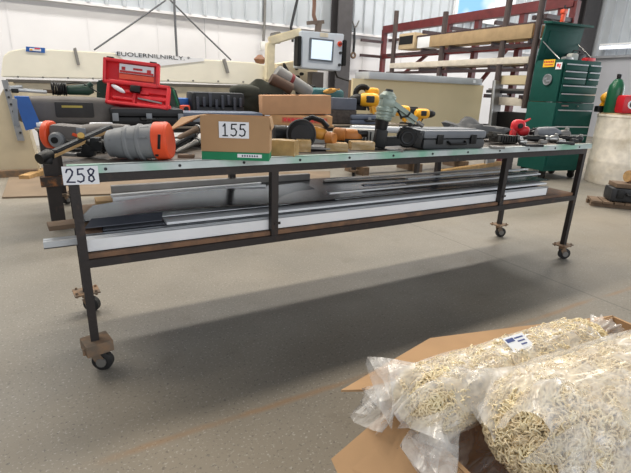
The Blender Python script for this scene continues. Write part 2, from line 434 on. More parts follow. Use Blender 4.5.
strip('pale galvanised strip under dark sheets on shelf', .2, 3.05, .24, .34, ZS, .062, galvs)
strip('thick weathered board under sheets at rear of shelf', .02, 2.95, .36, .56, ZS, .07, dwood, 'wooden_board', 'board')
strip('short raw wood block at left end of shelf', .1, .36, .43, .55, ZS+.071, .035, wood, 'wood_block', 'wood')
strip('weathered offcut poking out at left end of shelf', -.1, .2, .19, .27, ZS+.062, .02, dwood, 'wood_block', 'wood', skew=.1)
strip('white perforated channel with notches at back left of shelf', .17, .95, .42, .5, ZS+.085, .045, wtrim, tilt=-.01, lip=1)
strip('grey flat sheet strip behind perforated channel on shelf', .18, 1.3, .55, .59, ZS+.072, .08, dsteel)
def flat_sheet(label, quad, mat, th=.003, name='metal_sheet', sag=0, n=10):
    q = [Vector(p) for p in quad]; mb = MB(); vs = []; 
    for i in range(n+1):
        u = i/n
        for j in range(5):
            v = j/4; p = (q[0]*(1-u)+q[1]*u)*(1-v)+(q[3]*(1-u)+q[2]*u)*v
            vs.append(p+Vector((0,0,sag*math.sin(u*PI*1.5)*(1-.3*v))))
    lo = [p-Vector((0,0,th)) for p in vs]; N_ = len(vs); fs = []
    for i in range(n):
        for j in range(4):
            a = i*5+j; f = (a, a+5, a+6, a+1); fs += [f, tuple(N_+k for k in f[::-1])]
    for i in range(n): fs += [(i*5, N_+i*5, N_+i*5+5, i*5+5), (i*5+4, i*5+9, N_+i*5+9, N_+i*5+4)]
    fs += [tuple([0,1,N_+1,N_]), (1,2,N_+2,N_+1),(2,3,N_+3,N_+2),(3,4,N_+4,N_+3)]
    e = n*5; fs += [(e+j, N_+e+j, N_+e+j+1, e+j+1) for j in range(4)]
    mb.raw(vs+lo, fs); return tag(mb.build(name, mat), label, 'metal sheet')
z0 = ZS+.085
flat_sheet('long dark grey steel sheet covering right half of shelf', [(.85,.14,z0+.008),(3.06,.13,z0),(3.05,.56,z0+.01),(.9,.565,z0+.035)], sheetm, sag=.004)
flat_sheet('curved dark sheet with folded left corner on shelf', [(.0,.15,z0+.01),(1.25,.15,z0+.012),(1.2,.46,z0+.05),(.08,.36,z0+.025)], sheetm, sag=.018)
flat_sheet('short slate sheet piece lying at left end of shelf', [(.03,.11,z0-.004),(.33,.11,z0-.003),(.34,.145,z0+.022),(.06,.145,z0+.022)], M('slate_sheet',(84,88,98),.4,.5), sag=0)
for i, (y, x0, x1, mm, lb) in enumerate(((.16,1.2,3.0,galvs,'narrow bright strip on top of dark sheet near its front edge'),(.25,1.5,3.08,sheetm,'narrow dark strip lying on steel sheet mid shelf'),(.34,1.9,3.1,galvs,'narrow pale strip lying on rear of steel sheet at right end'),(.45,1.35,2.9,dsteel,'dull narrow strip at rear of steel sheet on shelf'))):
    strip(lb, x0, x1, y, y+.03, z0+.03, .01, mm, skew=(.01,-.012,.008,-.006)[i])

# ------------------------------------------------------------------ things on the bench (built in picture-sized units k, turned to the viewer)
def on(name, label, cat, P, rz=RC, group=None):
    t = T(name, label, cat, P, rz, group); return t, 1/ppm(P)
# big grey ribbed tool housing with orange end
P = p1(141, 159.5); t, k = on('power_tool', 'big grey ribbed power tool housing with orange end cap lying on bench', 'power tool', P)
a_, b_ = Vector((-31,0,14.5)), Vector((30,3,19.5))
mb = MB(k); mb.lathe([(0,10.5),(.03,13),(.12,13.8),(.14,14.6),(.3,15.4),(.32,16.8),(.36,16.8),(.38,15.8),(.5,16.4),(.52,17.6),(.56,17.6),(.58,16.4),(.7,16.8),(.77,17.2)], a_, b_, 28)
for an in (.4, 1.2, 2.0): mb.bar(a_+Vector((6,-13*math.cos(an),13*math.sin(an))), a_+Vector((44,-16*math.cos(an),3+16*math.sin(an))), 1.6, 1.6)
mb.build('housing', gry, t)
mb = MB(k); mb.lathe([(.765,17.6),(.78,18.6),(.97,18.2),(1,16.5)], a_, b_, 28); oc = mb.build('end_cap', orange, t)
mb = MB(k); d = (b_-a_).normalized(); q = a_+(b_-a_)*.9; mb.box(q+Vector((1,-18.3,1)), (2.6,1.2,14), (0,.1,.1), .4); mb.box(q+Vector((-2,-18.3,-12)), (3,1,2)); mb.build('vent_slot', blk, oc)
mb = MB(k); mb.cyl((-33,0,12.5), (-52,1,13), 6, 5); mb.box((-42,-2,14), (9,12,13), (0,0,.2), 1); mb.box((-50,-1,8), (12,9,10), (0,.3,.1), 1); mb.cyl((-37,-7,13),(-37,-10,13),4.5); mb.build('gearbox', blk, t)
# grey and orange tool behind it
P = b1(76, .46); t, k = on('angle_grinder', 'grey angle grinder with orange ring behind the long bar', 'grinder', P)
mb = MB(k); mb.box((-3,0,13), (34,20,22), (0,.04,0), 5); mb.lathe([(0,10.5),(.3,10),(.75,6.5),(1,4)], (12,0,14), (55,4,21.5), 18); mb.build('body', M('worn_grey',(104,98,94),.55,var=.2), t)
mb = MB(k); mb.lathe([(0,12.5),(.15,13.5),(.85,13.5),(1,12.5)], (-27,0,13.5), (-20.5,0,13.5), 22); mb.build('ring', orange, t)
mb = MB(k); mb.lathe([(0,7.5),(.7,7.5),(1,6)], (-11,-9,10), (-11,-15,10), 22); gb = mb.build('gear_head', gry, t)
mb = MB(k); mb.cyl((-11,-15,10), (-11,-17,10), 3); mb.build('spindle', blk, gb)
mb = MB(k); mb.box((7,-10.6,15), (6,1.6,3), (0,.3,0), .7); mb.build('switch', orange, t)
mb = MB(k); mb.box((13,-10.6,19), (9,1.5,6), bev=.5); mb.build('sticker', lgry, t)
mb = MB(k); mb.cyl((0,-12,8), (18,-15,9), 3.2, 2.6); mb.build('side_handle', blk, t)
# long bar with black end
A, B = at(42,154,Z=.895), at(130,124,Z=.965)
A = p1(44,157,.885); B = b1(113,.3,.97)
mb = None; t = T('clamp_bar', 'long wooden bar with black knob end overhanging bench corner', 'clamp', A, 0)
D = B-A
mb = MB(); mb.bar(D*.12, D, .03, .018, .004); mb.build('bar', dkg, t)
mb = MB(); mb.bar(D*.1+Vector((0,-.016,-.01)), D*.97+Vector((0,-.016,-.01)), .012, .01); mb.build('edge', wood, t)
mb = MB(); mb.lathe([(0,.02),(.2,.02),(.8,.022),(1,.014)], D*-.06, D*.1, 14); mb.box(D*.02+Vector((0,0,-.015)), (.04,.04,.026), (0,.2,.2), .01); mb.build('knob', blk, t)
mb = MB(); mb.cyl(D*.52+Vector((0,0,.012)), D*.52+Vector((0,-.01,.02)), .013); mb.build('brass_nut', M('brass',(204,168,96),.4,.4), t)
# white tubes and bars at the left back of the bench
def lie_tube(label, A, B, r, mat, name='white_tube', cat='tube'):
    t = T(name, label, cat, A, 0); mb = MB(); D = Vector(B)-Vector(A); mb.lathe([(0,r),(.06,r*1.08),(.94,r*1.08),(1,r)], (0,0,0), D, 14); mb.build('tube', mat, t)
    mb = MB(); mb.cyl(D*1.0, D*1.012, r*.7, n=12); mb.build('end_plug', dkg, t); return t
lie_tube('white plastic tube lying behind nail gun on bench', b1(350,.57,.93), b1(440,.57,.905), .02, white)
# pale boards at the left end, behind
def cold(x, y, v, name, label, cat, w, h, d, mat, rz=RC, z=H, bev=.6):
    P = b1(x, v, z); t, k = on(name, label, cat, P, rz); mb = MB(k); mb.box((0,0,h/2), (w,d,h), bev=bev); mb.build('body', mat, t); return t, k
# chisels and bits between orange cap and box
for i, (q0, q1, r, mm, lb) in enumerate((((176,152,.87),(204,138,.90),.011,dsteel,'steel chisel bit lying lowest between orange tool and box'),
        ((172,146,.89),(200,131,.93),.013,dkg,'dark drill bit lying across chisels beside the box'),
        ((178,138,.93),(203,126,.96),.012,dwood,'brown pry bar topmost of bits beside the box'),
        ((170,152,.87),(190,141,.885),.009,blk,'thin black punch beside orange end cap'))):
    A = at(q0[0], q0[1], Z=q0[2]); B = at(q1[0], q1[1], Z=q1[2]); t = T('drill_bit', lb, 'drill bit', A, 0); D = B-A
    mb = MB(); mb.lathe([(0,r*.4),(.08,r*.9),(.6,r),(.62,r*1.3),(.8,r*1.3),(.82,r*.8),(1,r*.8)], (0,0,0), D, 10); mb.build('shaft', mm, t)
    mb = MB(); mb.cyl(D*.7, D*.76, r*1.7, n=10); mb.build('collar', dsteel, t)
def carton(name, label, P, rz, w, d, h, mat, k, flaps=(), cat='box', open_top=True, th=1.0):
    t = T(name, label, cat, P, rz); mb = MB(k)
    for s_ in (-1, 1):
        mb.box((0, s_*(d/2-th/2), h/2), (w, th, h)); mb.box((s_*(w/2-th/2), 0, h/2), (th, d-2*th, h))
    mb.box((0,0,th/2), (w-2*th, d-2*th, th))
    if not open_top: mb.box((0,0,h-th/2), (w-2*th, d-2*th, th))
    mb.build('carton', mat, t)
    for f in flaps:
        fb = MB(k); fb.sheet(f, th*.8); fb.build('flap', mat, t)
    return t
# green carton then the 155 box on it
P = p1(236, 160.2); k = 1/ppm(P); P = P+Vector((.5*10*k,.866*10*k,0)); P.z = H+.003; RB = RC+.03
t = carton('green_carton', 'flat green carton under the cardboard box numbered 155', P, RB, 66, 30, 7.6, grn, k, open_top=False)
mb = MB(k); mb.box((14,-15.2,4.6), (24,.4,3.4)); mb.build('label', paper, t)
mb = MB(k); 
for i in range(7): mb.box((7+i*2.4,-15.5,4.6), (1.3,.3,1.6))
mb.build('lettering', ink, t)
P2 = P+Vector((0,0,7.8*k)); 
t = carton('cardboard_box', 'open brown cardboard box numbered 155 standing on green carton', P2, RB, 67, 28, 34, card, k,
  flaps=([(-33.5,-14,34),(-33.5,14,34),(-58,13,30),(-67,-12,17)], [(-33,14,34),(33,14,34),(33,24,31),(-33,24,31)], [(33.5,-14,34),(33.5,14,34),(36,13,24),(35.5,-13,22)]))
mb = MB(k); mb.box((0,-14.15,17), (66,.25,.8)); 
for i in range(26): mb.box((-32+i*2.56,-14.1,17), (.35,.2,33.6))
mb.build('corrugation', carde, t) if False else mb.bm.free()
q = P2+Euler((0,0,RB)).to_matrix()@Vector((-1*k,-14.8*k,13.5*k))
number_card('155', 'white card with handwritten 155 on cardboard box front', q, RB, 29*k, 15.5*k, 7.4*k, 0, charc)
# wrapped paper parcels
def parcel(px, py, w, d, h, label, rz, seed):
    P = p1(px, py); t, k = on('wrapped_parcel', label, 'parcel', P, rz); r = random.Random(seed); b = MB(k)
    P0 = P
    bm = bmesh.new(); bmesh.ops.create_cube(bm, size=1); bmesh.ops.subdivide_edges(bm, edges=bm.edges[:], cuts=5, use_grid_fill=True)
    for v in bm.verts:
        q = v.co; v.co = Vector((q.x*w*(1-.03*abs(q.z)), q.y*d, (q.z+.5)*h))+Vector((r.uniform(-.35,.35), r.uniform(-.35,.35), r.uniform(0,.4) if q.z > -.4 else 0))
    b._join(bm, Matrix.Translation((0,d/2,0))); b.build('wrapper', wrap, t, 60)
    e = MB(k); 
    for s_ in (-1,1): e.box((s_*w*.5, d/2, h*.5), (.5, d*.5, h*.5), (0,0,.05)); 
    e.build('end_fold', wrap, t)
parcel(281, 156, 28, 16, 15, 'shiny wrapped paper parcel beside box 155 at bench edge', RC-.25, 1)
parcel(304, 152, 14, 16, 11, 'smaller wrapped parcel tucked behind the shiny parcel', RC+.1, 2)
parcel(337, 151.5, 22, 14, 7.5, 'flat kraft parcel at bench edge left of nail gun', RC+.1, 3)
parcel(363, 150, 24, 15, 7.5, 'flat kraft parcel next to black nail gun magazine', RC+.15, 4)
# circular saw, black guard with yellow body
def saw(px, v, label, s=1.0, rz=RC):
    P = b1(px, v); t, k = on('circular_saw', label, 'saw', P, rz); k *= s
    b = MB(k); b.lathe([(0,12),(.1,14.5),(.8,14.5),(1,12.5)], (0,-4,15), (0,4,15), 28); b.build('blade_guard', blk, t)
    b = MB(k); b.lathe([(0,10),(1,10)], (0,-4.6,14), (0,-4.2,14), 28); b.build('blade', dkg, t)
    b = MB(k); b.ring((0,-4,15), (0,1,0), 14, .8, 30, 6); b.build('guard_rim', M('rim_grey',(64,64,66),.5), t)
    b = MB(k); b.ell((17,4,16), (10,8,6), (0,.2,0), 16, .8); b.build('motor', M('worn_yellow',(188,128,42),.55,var=.35), t)
    b = MB(k); b.cyl((26,0,12), (33,-4,12), 6.5, 5.5, 16); b.ring((32,-4,12), (7,-4,0), 4.4, 1.2, 18, 6); b.build('motor_cap', M('worn_orange',(172,108,46),.55,var=.35), t)
    b = MB(k); b.tube([(2,3,28),(10,4,31),(20,4,28),(26,4,22)], 2.6, 8); b.build('grip', blk, t)
    b = MB(k); b.box((8,2,2.2), (42,22,1.6), bev=.4); b.build('base_plate', dsteel, t)
    return t
saw(301, .22, 'black and yellow circular saw behind the wrapped parcels')
P = b1(338, .3); t, k = on('angle_tool', 'yellow and black hand tool lying right of circular saw', 'power tool', P)
b = MB(k); b.cyl((-4,-4,12), (6,-6,12), 6.5, 6, 16); b.ell((12,2,10), (12,7,7), n=14, sq=.8); b.build('body', M('worn_orange',(172,108,46),.55,var=.35), t)
b = MB(k); b.ring((-4.5,-4,12), (1,-.2,0), 4.2, 1.5, 18, 6); b.build('collar', wood, t)
b = MB(k); b.box((14,0,4), (22,12,8), bev=2); b.cyl((18,0,13), (28,2,13), 3.5); b.build('battery', blk, t)
# black cylinder motor behind the saw, white papers under red box
P = b1(281, .40); t, k = on('electric_motor', 'black round ended cylinder motor right behind the cardboard box', 'motor', P)
b = MB(k); b.lathe([(0,7),(.08,9.5),(.9,9.5),(1,8)], (-8,-2,10), (6,2,10), 22); b.build('housing', blk, t)
b = MB(k); b.lathe([(0,9),(1,9)], (6,2,10), (22,6,11), 22); b.build('sleeve', galvs, t)
# black red coil and dark tool pile under teal roll
# ---- nail gun
P = p1(394, 149); t, k = on('nail_gun', 'grey green nail gun standing head up on black magazine', 'nail gun', P)
b = MB(k); b.lathe([(0,6.5),(.05,7.6),(.3,7.6),(.33,8.6),(.42,8.6),(.45,7.6),(.72,7.4),(.75,8.4),(.86,8.4),(.9,7.4),(1,5)], (-13,0,27), (-9.5,2,54), 22); b.box((-10,0,44), (13,14,9), (0,.12,0), 3); b.box((-6,0,36), (10,7,9), (0,.3,0), 2)
for q in (30,33,36): b.ring((-13+ (q-27)*.13,0,q), (.13,.07,1), 7.6, .5, 20, 6)
b.build('body', gngun, t)
b = MB(k); b.cyl((-9.3,2,54), (-9,2,56.5), 4.2, 3.4, 16); b.build('exhaust_cap', dkg, t)
b = MB(k); b.bar((-7,0,44), (22,2,26), 7, 7.5, 3); b.build('handle', gngun, t)
b = MB(k); b.tube([(0,-3,37),(4,-3,31),(10,-3,32),(12,-3,36)], 1, 6); b.build('trigger', blk, t)
b = MB(k); b.lathe([(0,4),(.15,5),(.7,6),(1,7)], (-16,0,1), (-14,0,28), 16); b.box((-15,-2,10), (12,14,18), (0,.1,0), 2); b.build('nose', blk, t)
b = MB(k); b.lathe([(0,8.5),(.15,10),(.85,10),(1,8.5)], (11,-6,12), (12,6,12.5), 24); b.bar((-12,0,7), (26,0,10), 12, 9, 2); b.bar((4,0,19), (25,0,14), 10, 9, 2); b.box((22,0,9), (9,9,14), (0,.2,0), 2); b.build('magazine', blk, t)
b = MB(k); b.ring((11,-6.3,12), (0,1,0), 5.5, 1.0, 22, 6); b.build('magazine_lid_ring', dkg, t)
b = MB(k); b.cyl((21,2,26.5), (27,2,23), 2.6, 2.2); b.build('air_fitting', dsteel, t)
# ---- hard case
P = p1(455, 149.0); t, k = on('tool_case', 'grey and black flat tool case lying at bench front edge', 'case', P, RC+.42)
k *= 1.0
b = MB(k); b.box((-4,16,5.5), (76,40,10), bev=3); b.build('base', M('case_dark',(62,64,66),.55), t)
b = MB(k); b.box((-4,16,14.5), (77,41,8), bev=3); b.box((-4,16,18.6), (62,28,1.2), bev=.5); b.build('lid', M('case_grey',(112,116,122),.5), t)
for x in (-24, 17):
    b = MB(k); b.box((x,-5.2,10), (7,2.2,9), bev=.6); b.build('latch', blk, t)
b = MB(k); b.tube([(-14,-4.5,8),(-13,-8,6),(6,-8,6),(7,-4.5,8)], 1.2, 8); b.build('handle', blk, t)
# grey folded cloth, magazine, red tool, papers
P = b1(468, .42); t, k = on('rag', 'crumpled grey shop rag lying behind the flat tool case', 'rag', P)
def lump(k, w, d, h, seed, n=14, rough=.25):
    r = random.Random(seed); b = MB(k); bm = bmesh.new(); bmesh.ops.create_uvsphere(bm, u_segments=n*2, v_segments=n, radius=1)
    ph = [r.uniform(0,6) for _ in range(6)]
    for v in bm.verts:
        q = v.co.normalized(); f = 1+rough*(math.sin(q.x*4+ph[0])*math.sin(q.y*5+ph[1])+.6*math.sin(q.z*7+q.x*6+ph[2]))
        v.co = Vector((q.x*w/2*f, q.y*d/2*f, max(0, (q.z*.5+.5)*h*f)))
    b._join(bm, Matrix()); return b
lump(k, 60, 26, 17, 4).build('rag', M('grey_rag',(104,104,104),.9, bump=.4), t)
P = p1(506, 144); t, k = on('stapler_magazine', 'dark ribbed magazine tool right of the flat tool case', 'tool', P, RC+.5)
b = MB(k); b.box((0,4,5), (30,12,8), (0,.08,0), 2); b.bar((-22,4,9), (-4,4,8), 9, 6, 2); b.build('body', M('dark_olive',(64,60,54),.5), t)
b = MB(k)
for i in range(7): b.box((-10+i*3.6,-2.4,5), (1.4,1,6))
b.build('ribs', blk, t)
b = MB(k); b.box((14,-2,5), (3,2,7)); b.build('end_plate', dsteel, t)
P = b1(516, .5); t, k = on('red_tool', 'small red hand tool standing at back of bench by green chest', 'tool', P)
b = MB(k); b.ell((-2,0,11), (7,5,6), n=14, sq=.8); b.ell((4,0,6), (6,5,5), n=12, sq=.8); b.box((-6,0,5), (5,6,10), bev=1); b.build('body', red, t)
b = MB(k); b.cyl((2,0,14), (9,0,18), 1.4, .8, 8); b.build('spout', red, t)
b = MB(k); b.cyl((-2,-5,11), (-2,-6.5,11), 2.5, n=12); b.build('dial', blk, t)
P = b1(508, .33); t, k = on('paper_sheet', 'white folded paper lying behind dark magazine tool', 'paper', P)
b = MB(k); b.box((0,0,2), (24,14,2.4), (0,.06,.1), .4); b.build('sheet', paper, t); b = MB(k); b.box((2,2,3.9), (18,10,.6), (0,.06,.1)); b.build('fold', paper, t)
def air_tool(q0, q1, r, label, mm):
    A = b1(q0[0], q0[1], H+r*1.3); B = b1(q1[0], q1[1], H+r*1.1); t = T('air_ratchet', label, 'air tool', A, 0); D = B-A
    b = MB(); b.lathe([(0,r*.5),(.05,r*.8),(.3,r),(.34,r*1.15),(.4,r*1.15),(.44,r*.9),(.6,r*.9)], (0,0,0), D, 14); b.build('grip', blk, t)
    b = MB(); b.lathe([(.58,r*.95),(.66,r*1.1),(.72,r*.8),(.8,r*1.15),(.95,r*1.15),(1,r*.6)], (0,0,0), D, 14); b.build('head', mm, t)
    b = MB(); b.cyl(D*.9, D*.9+Vector((0,-.005,r*1.7)), r*.55, n=10); b.build('drive', steel, t)
air_tool((522,.2), (556,.12), .022, 'black air ratchet with bright head lying near bench end', steel)
air_tool((528,.42), (566,.34), .028, 'large black air tool lying behind the bright headed ratchet', dsteel)
air_tool((553,.2), (580,.1), .02, 'short black air tool at right end of bench', dkg)
for i, (x, v, mm, lb) in enumerate(((521,.1,steel,'small bright socket on bench before air ratchet'),(541,.06,dsteel,'dull socket at bench edge under ratchet head'),(559,.06,steel,'bright socket at bench edge beside short air tool'),(572,.05,dkg,'dark socket near bench right corner'))):
    P = b1(x, v); t, k = on('socket', lb, 'socket', P); b = MB(k); b.lathe([(0,2.6),(.5,2.6),(.55,2),(1,2)], (-3,0,2.6), (4,0,2.6), 12); b.build('barrel', mm, t)
    b = MB(k); b.cyl((3.9,0,2.6), (4.3,0,2.6), 1.1, n=4); b.build('drive_hole', blk, t)
P = b1(545, .25); t, k = on('impact_wrench', 'grey pistol impact wrench lying behind ratchets on bench', 'air tool', P)
b = MB(k); b.lathe([(0,4),(.1,5.5),(.7,6),(.85,4),(1,2)], (-12,0,7), (12,0,8), 16); b.build('body', M('case_grey',(112,116,122),.5), t)
b = MB(k); b.bar((4,0,6), (16,-3,3), 5, 5, 1.5); b.build('grip', blk, t)
# loops of cord and loose steel lying among the tools
def cord_heap(label, P, w, h, n, seed, mat=None, th=1.0):
    t, k = on('cord_coil', label, 'cord', P); r = random.Random(seed); b = MB(k); pts = []
    for i in range(n*10):
        a = i/10*2*PI; q = .55+.45*math.sin(i*.37+seed)
        pts.append((w/2*q*math.cos(a)+r.uniform(-1,1), w*.28*q*math.sin(a)+r.uniform(-1,1), th+h*(i/(n*10))*(.6+.4*math.sin(i*.9+seed))))
    b.tube(pts, th, 6); b.build('cord', mat or blk, t)
    c = MB(k); p = Vector(pts[-1]); c.cyl(p, p+Vector((3.5,-1.5,.8)), 1.7, 1.3, 10); c.build('plug', dkg, t)
cord_heap('black cord coil on bench between angle grinder and ribbed tool', p1(92,153), 26, 9, 5, 1)
cord_heap('black cord coil on bench right of nail gun magazine', p1(414,146), 20, 12, 5, 2)
cord_heap('thin dark cord heap on bench behind the drill bits', b1(190,.45), 34, 12, 6, 3, dkg)
cord_heap('black cord heap on bench behind the flat kraft parcels', b1(345,.34), 26, 14, 6, 4)
cord_heap('dark cord coil at back of bench behind hard case', b1(436,.48), 28, 12, 6, 5, M('brown_black_cord',(44,38,34),.6))
cord_heap('black cord coil among air tools near bench right end', b1(535,.5), 30, 9, 6, 6)
for i, (x, y, w, h, d, mm, lb) in enumerate(((66,156,20,3,8,dsteel,'flat steel plate lying on bench near number card'),(84,157,14,4,7,blk,'small black block on bench left of ribbed tool'),(186,158,16,3,10,dwood,'small wood offcut at bench edge left of green carton'),(395,152,16,2.5,9,dsteel,'thin steel plate at bench edge under nail gun'),(498,149,14,2.5,8,dsteel,'thin steel plate at bench edge right of tool case'),(535,147,20,2.5,7,blk,'black flat bar at bench edge below ratchets'),(566,145,16,3,6,dkg,'short dark bar at bench edge near right corner'))):
    t, k = on('loose_plate', lb, 'plate', p1(x,y), RC+.2*(i%3-1)); b = MB(k); b.box((0,d/2,h/2), (w,d,h), bev=.5); b.build('plate', mm, t)
    b = MB(k); b.cyl((w*.25,d/2,h), (w*.25,d/2,h+.25), d*.2, n=12); b.build('hole', blk, t)
# mid bench bits that fill the back row
P = b1(357, .42); t, k = on('staple_carton', 'white carton with dark printed bars behind the kraft parcels', 'box', P)
b = MB(k); b.box((0,0,7), (36,14,13), bev=.5); b.build('carton', M('pale_card',(190,190,184),.7), t)
b = MB(k)
for i in range(9): b.box((-13+i*3.1,-7.1,7), (1.5,.4,9))
b.build('printed_bars', dkg, t)
P = b1(317, .5); t, k = on('printed_carton', 'low pale carton with blue band at back of bench behind circular saw', 'box', P)
b = MB(k); b.box((-3,0,5), (84,20,10), bev=.4); b.build('carton', M('pale_card',(190,190,184),.7), t)
b = MB(k); b.box((6,-10.2,5), (60,.4,2.4)); b.build('printed_band', blue, t)

# ------------------------------------------------------------------ the rear table
H2 = .815; A2 = math.radians(4); O2 = at(60, 227, Z=0)+Vector((-.05, -.08, 0)); D2 = Vector((math.cos(A2), math.sin(A2), 0)); N2 = Vector((-D2.y, D2.x, 0))
L2, W2 = 3.55, .92
def t2(u, v, z=0): return O2+D2*u+N2*v+Vector((0,0,z))
def b2(x, v, z=H2): q = at(x, 110, V=(t2(0, v), N2)); return Vector((q.x, q.y, z))
t = T('rear_table', 'second steel table behind the workbench heaped with cases and tools', 'table', O2, A2)
mb = MB(); mb.box((L2/2+.06, W2/2-.06, H2-.006), (L2+.16, W2+.2, .012)); mb.build('tabletop', M('worn_steel_top',(128,118,104),.6,.1), t)
mb = MB(); 
for y in (.03, W2-.03): mb.box((L2/2, y, H2-.037), (L2, .05, .05))
for x in (.03, L2-.03): mb.box((x, W2/2, H2-.037), (.05, W2-.1, .05))
mb.build('frame', frame_m, t)
_q = b2(52, W2-.05)-O2; UL = _q.x*D2.x+_q.y*D2.y; _q = b2(357.5, W2-.05)-O2; UR = _q.x*D2.x+_q.y*D2.y; _q = b2(423, .05)-O2; L2 = _q.x*D2.x+_q.y*D2.y+.16
for x, y, w in ((.05,.05,.1),(L2-.16,.05,.05),(UL,W2-.05,.05),(UR,W2-.05,.05)):
    zb = 0 if w > .06 else .11
    mb = MB(); mb.box((x, y, (zb+H2-.05)/2), (w, w, H2-.05-zb)); mb.build('leg', frame_m, t)
    if zb: caster(t, x, y, .6)
mb = MB(); mb.box((.06,-.01,.40), (.19,.06,.075)); mb.build('cross_plate', rusty('rusty_lug',(60,50,44),(150,96,52),.5,20), t)

def hard_case(px, v, w, d, h, label, mat, z=H2, rz=None, mat2=None, rounded=3, name='tool_case', latches=2, handle=True, cat='case', dx=0):
    P = b2(px, v, z); t, k = on(name, label, cat, P, A2-.1 if rz is None else rz)
    b = MB(k); b.box((0,0,h*.27), (w,d,h*.54), bev=rounded); b.build('base', mat, t)
    b = MB(k); b.box((0,0,h*.77), (w*1.01,d*1.01,h*.46), bev=rounded); b.build('lid', mat2 or mat, t)
    for i in range(latches):
        x = (i-(latches-1)/2)*w*.45; b = MB(k); b.box((x,-d/2-.6,h*.52), (w*.08,1.4,h*.42), bev=.4); b.build('latch', lgry, t)
    if handle:
        b = MB(k); b.tube([(-w*.12,-d/2,h*.45),(-w*.11,-d/2-3,h*.4),(w*.11,-d/2-3,h*.4),(w*.12,-d/2,h*.45)], 1, 6); b.build('handle', blk, t)
    return t, k
dust = M('dusty_black_plastic', (104,99,95), .7, var=.2, scale=7)
# long black rounded case at the left
P = b2(68, .15); t, k = on('long_tool_case', 'long dusty black tool case with rounded ends at rear left', 'case', P, A2-.1)
b = MB(k); b.ell((0,10,13.5), (46,15,13.5), n=30, sq=.45); b.build('body', dust, t, 60)
b = MB(k); b.box((6,-4.5,15), (34,4,15), bev=2); b.build('front_panel', M('dusty_dark',(52,50,50),.7,var=.2), t)
b = MB(k); b.box((4,-6.6,18), (18,.6,2)); b.build('yellow_strip', M('dull_yellow',(190,170,80),.6), t)
for s_ in (-1, 1):
    b = MB(k); b.box((s_*30-2,-2.5,14), (7,3,12), bev=1); b.build('latch', blk, t)
# cord grinder on top of it
P = b2(77, .32, H2+27.5*k); t, k2 = on('corded_tool', 'dark green corded power tool lying on the long black case', 'power tool', P, A2)
b = MB(k2); b.lathe([(0,3),(.1,4.4),(.5,5),(.8,5.6),(1,3.5)], (-8,0,5), (17,0,6.5), 16); b.cyl((12,-2,9), (16,-3,12.5), 2.4); b.build('body', dgrn, t)
b = MB(k2)
for i in range(7): b.ring((-19+i*1.9,0,6.2+.4*math.sin(i*2)), (1,.15*math.sin(i),0), 5.4, .9, 18, 6)
b.build('coiled_cord', blk, t)
b = MB(k2); b.tube([(-6,0,11),(2,-2,13),(8,-3,12),(14,-4,8),(22,-4,3)], .6, 6); b.build('loose_cord', blk, t)
P = b2(38, .32, H2+27.5*k); t, k2 = on('metal_spreader', 'silver sheet metal tool lying left of the corded tool on case', 'tool', P, A2)
b = MB(k2); b.box((-6,0,4), (32,12,3.6), (0,.06,0), 1); b.box((-16,0,7), (12,10,3), (0,-.1,0), 1); b.build('blade', steel, t)
b = MB(k2); b.bar((6,0,4), (22,0,3), 4, 3.5, 1); b.build('wood_grip', dwood, t)
b = MB(k2); b.box((-17,-5.5,3.5), (6,2,4), bev=.5); b.build('pivot', blk, t)
# blue bin with white rail at its left
P = b2(27, .02); t, k = on('blue_bin', 'blue plastic bin standing left of long black case', 'bin', P, A2)
b = MB(k); b.prism([(-9,29),(3,29),(10,0),(-4,-3)], -8, 8); b.build('body', blue, t)
b = MB(k); b.box((-10,-9,14), (4,2,26), (0,.08,0), .5); b.build('rail', lgry, t)
# black cases in the middle row
t, kc = hard_case(146, .05, 66, 34, 17, 'black tool case with grey latches under the open red case', blk, latches=3, mat2=dkg)
hard_case(214, .02, 92, 30, 13, 'long grey tool case lying in front of the black ribbed case', dkg, mat2=bluegrey, latches=2)
t, k = hard_case(216, .42, 52, 24, 28, 'black ribbed tool case standing behind the long grey case', dkg, latches=0, handle=False, mat2=dkg)
b = MB(k)
for i in range(8): b.box((-21+i*6,-13,17+(i%3)*2), (3,3,13-(i%2)*4), bev=.8)
b.build('ribs', M('dark_blue_grey',(58,62,72),.5), t)
b = MB(k); b.box((-24,-4,14), (4,18,26), bev=1); b.build('end_panel', blk, t)
t, k = hard_case(178, .55, 26, 16, 22, 'small blue box behind open red case', blue, latches=0, handle=False, name='blue_box', cat='box')
P = b2(185, .22); t, k = on('orange_tool', 'small orange tool standing beside the small blue box', 'tool', P, A2)
b = MB(k); b.box((0,0,13), (9,7,9), bev=1.5); b.box((1,0,5), (5,5,12), bev=1); b.build('body', orange, t)
b = MB(k); b.cyl((0,-3.5,14), (0,-5,14), 2.4, n=12); b.build('knob', blk, t)
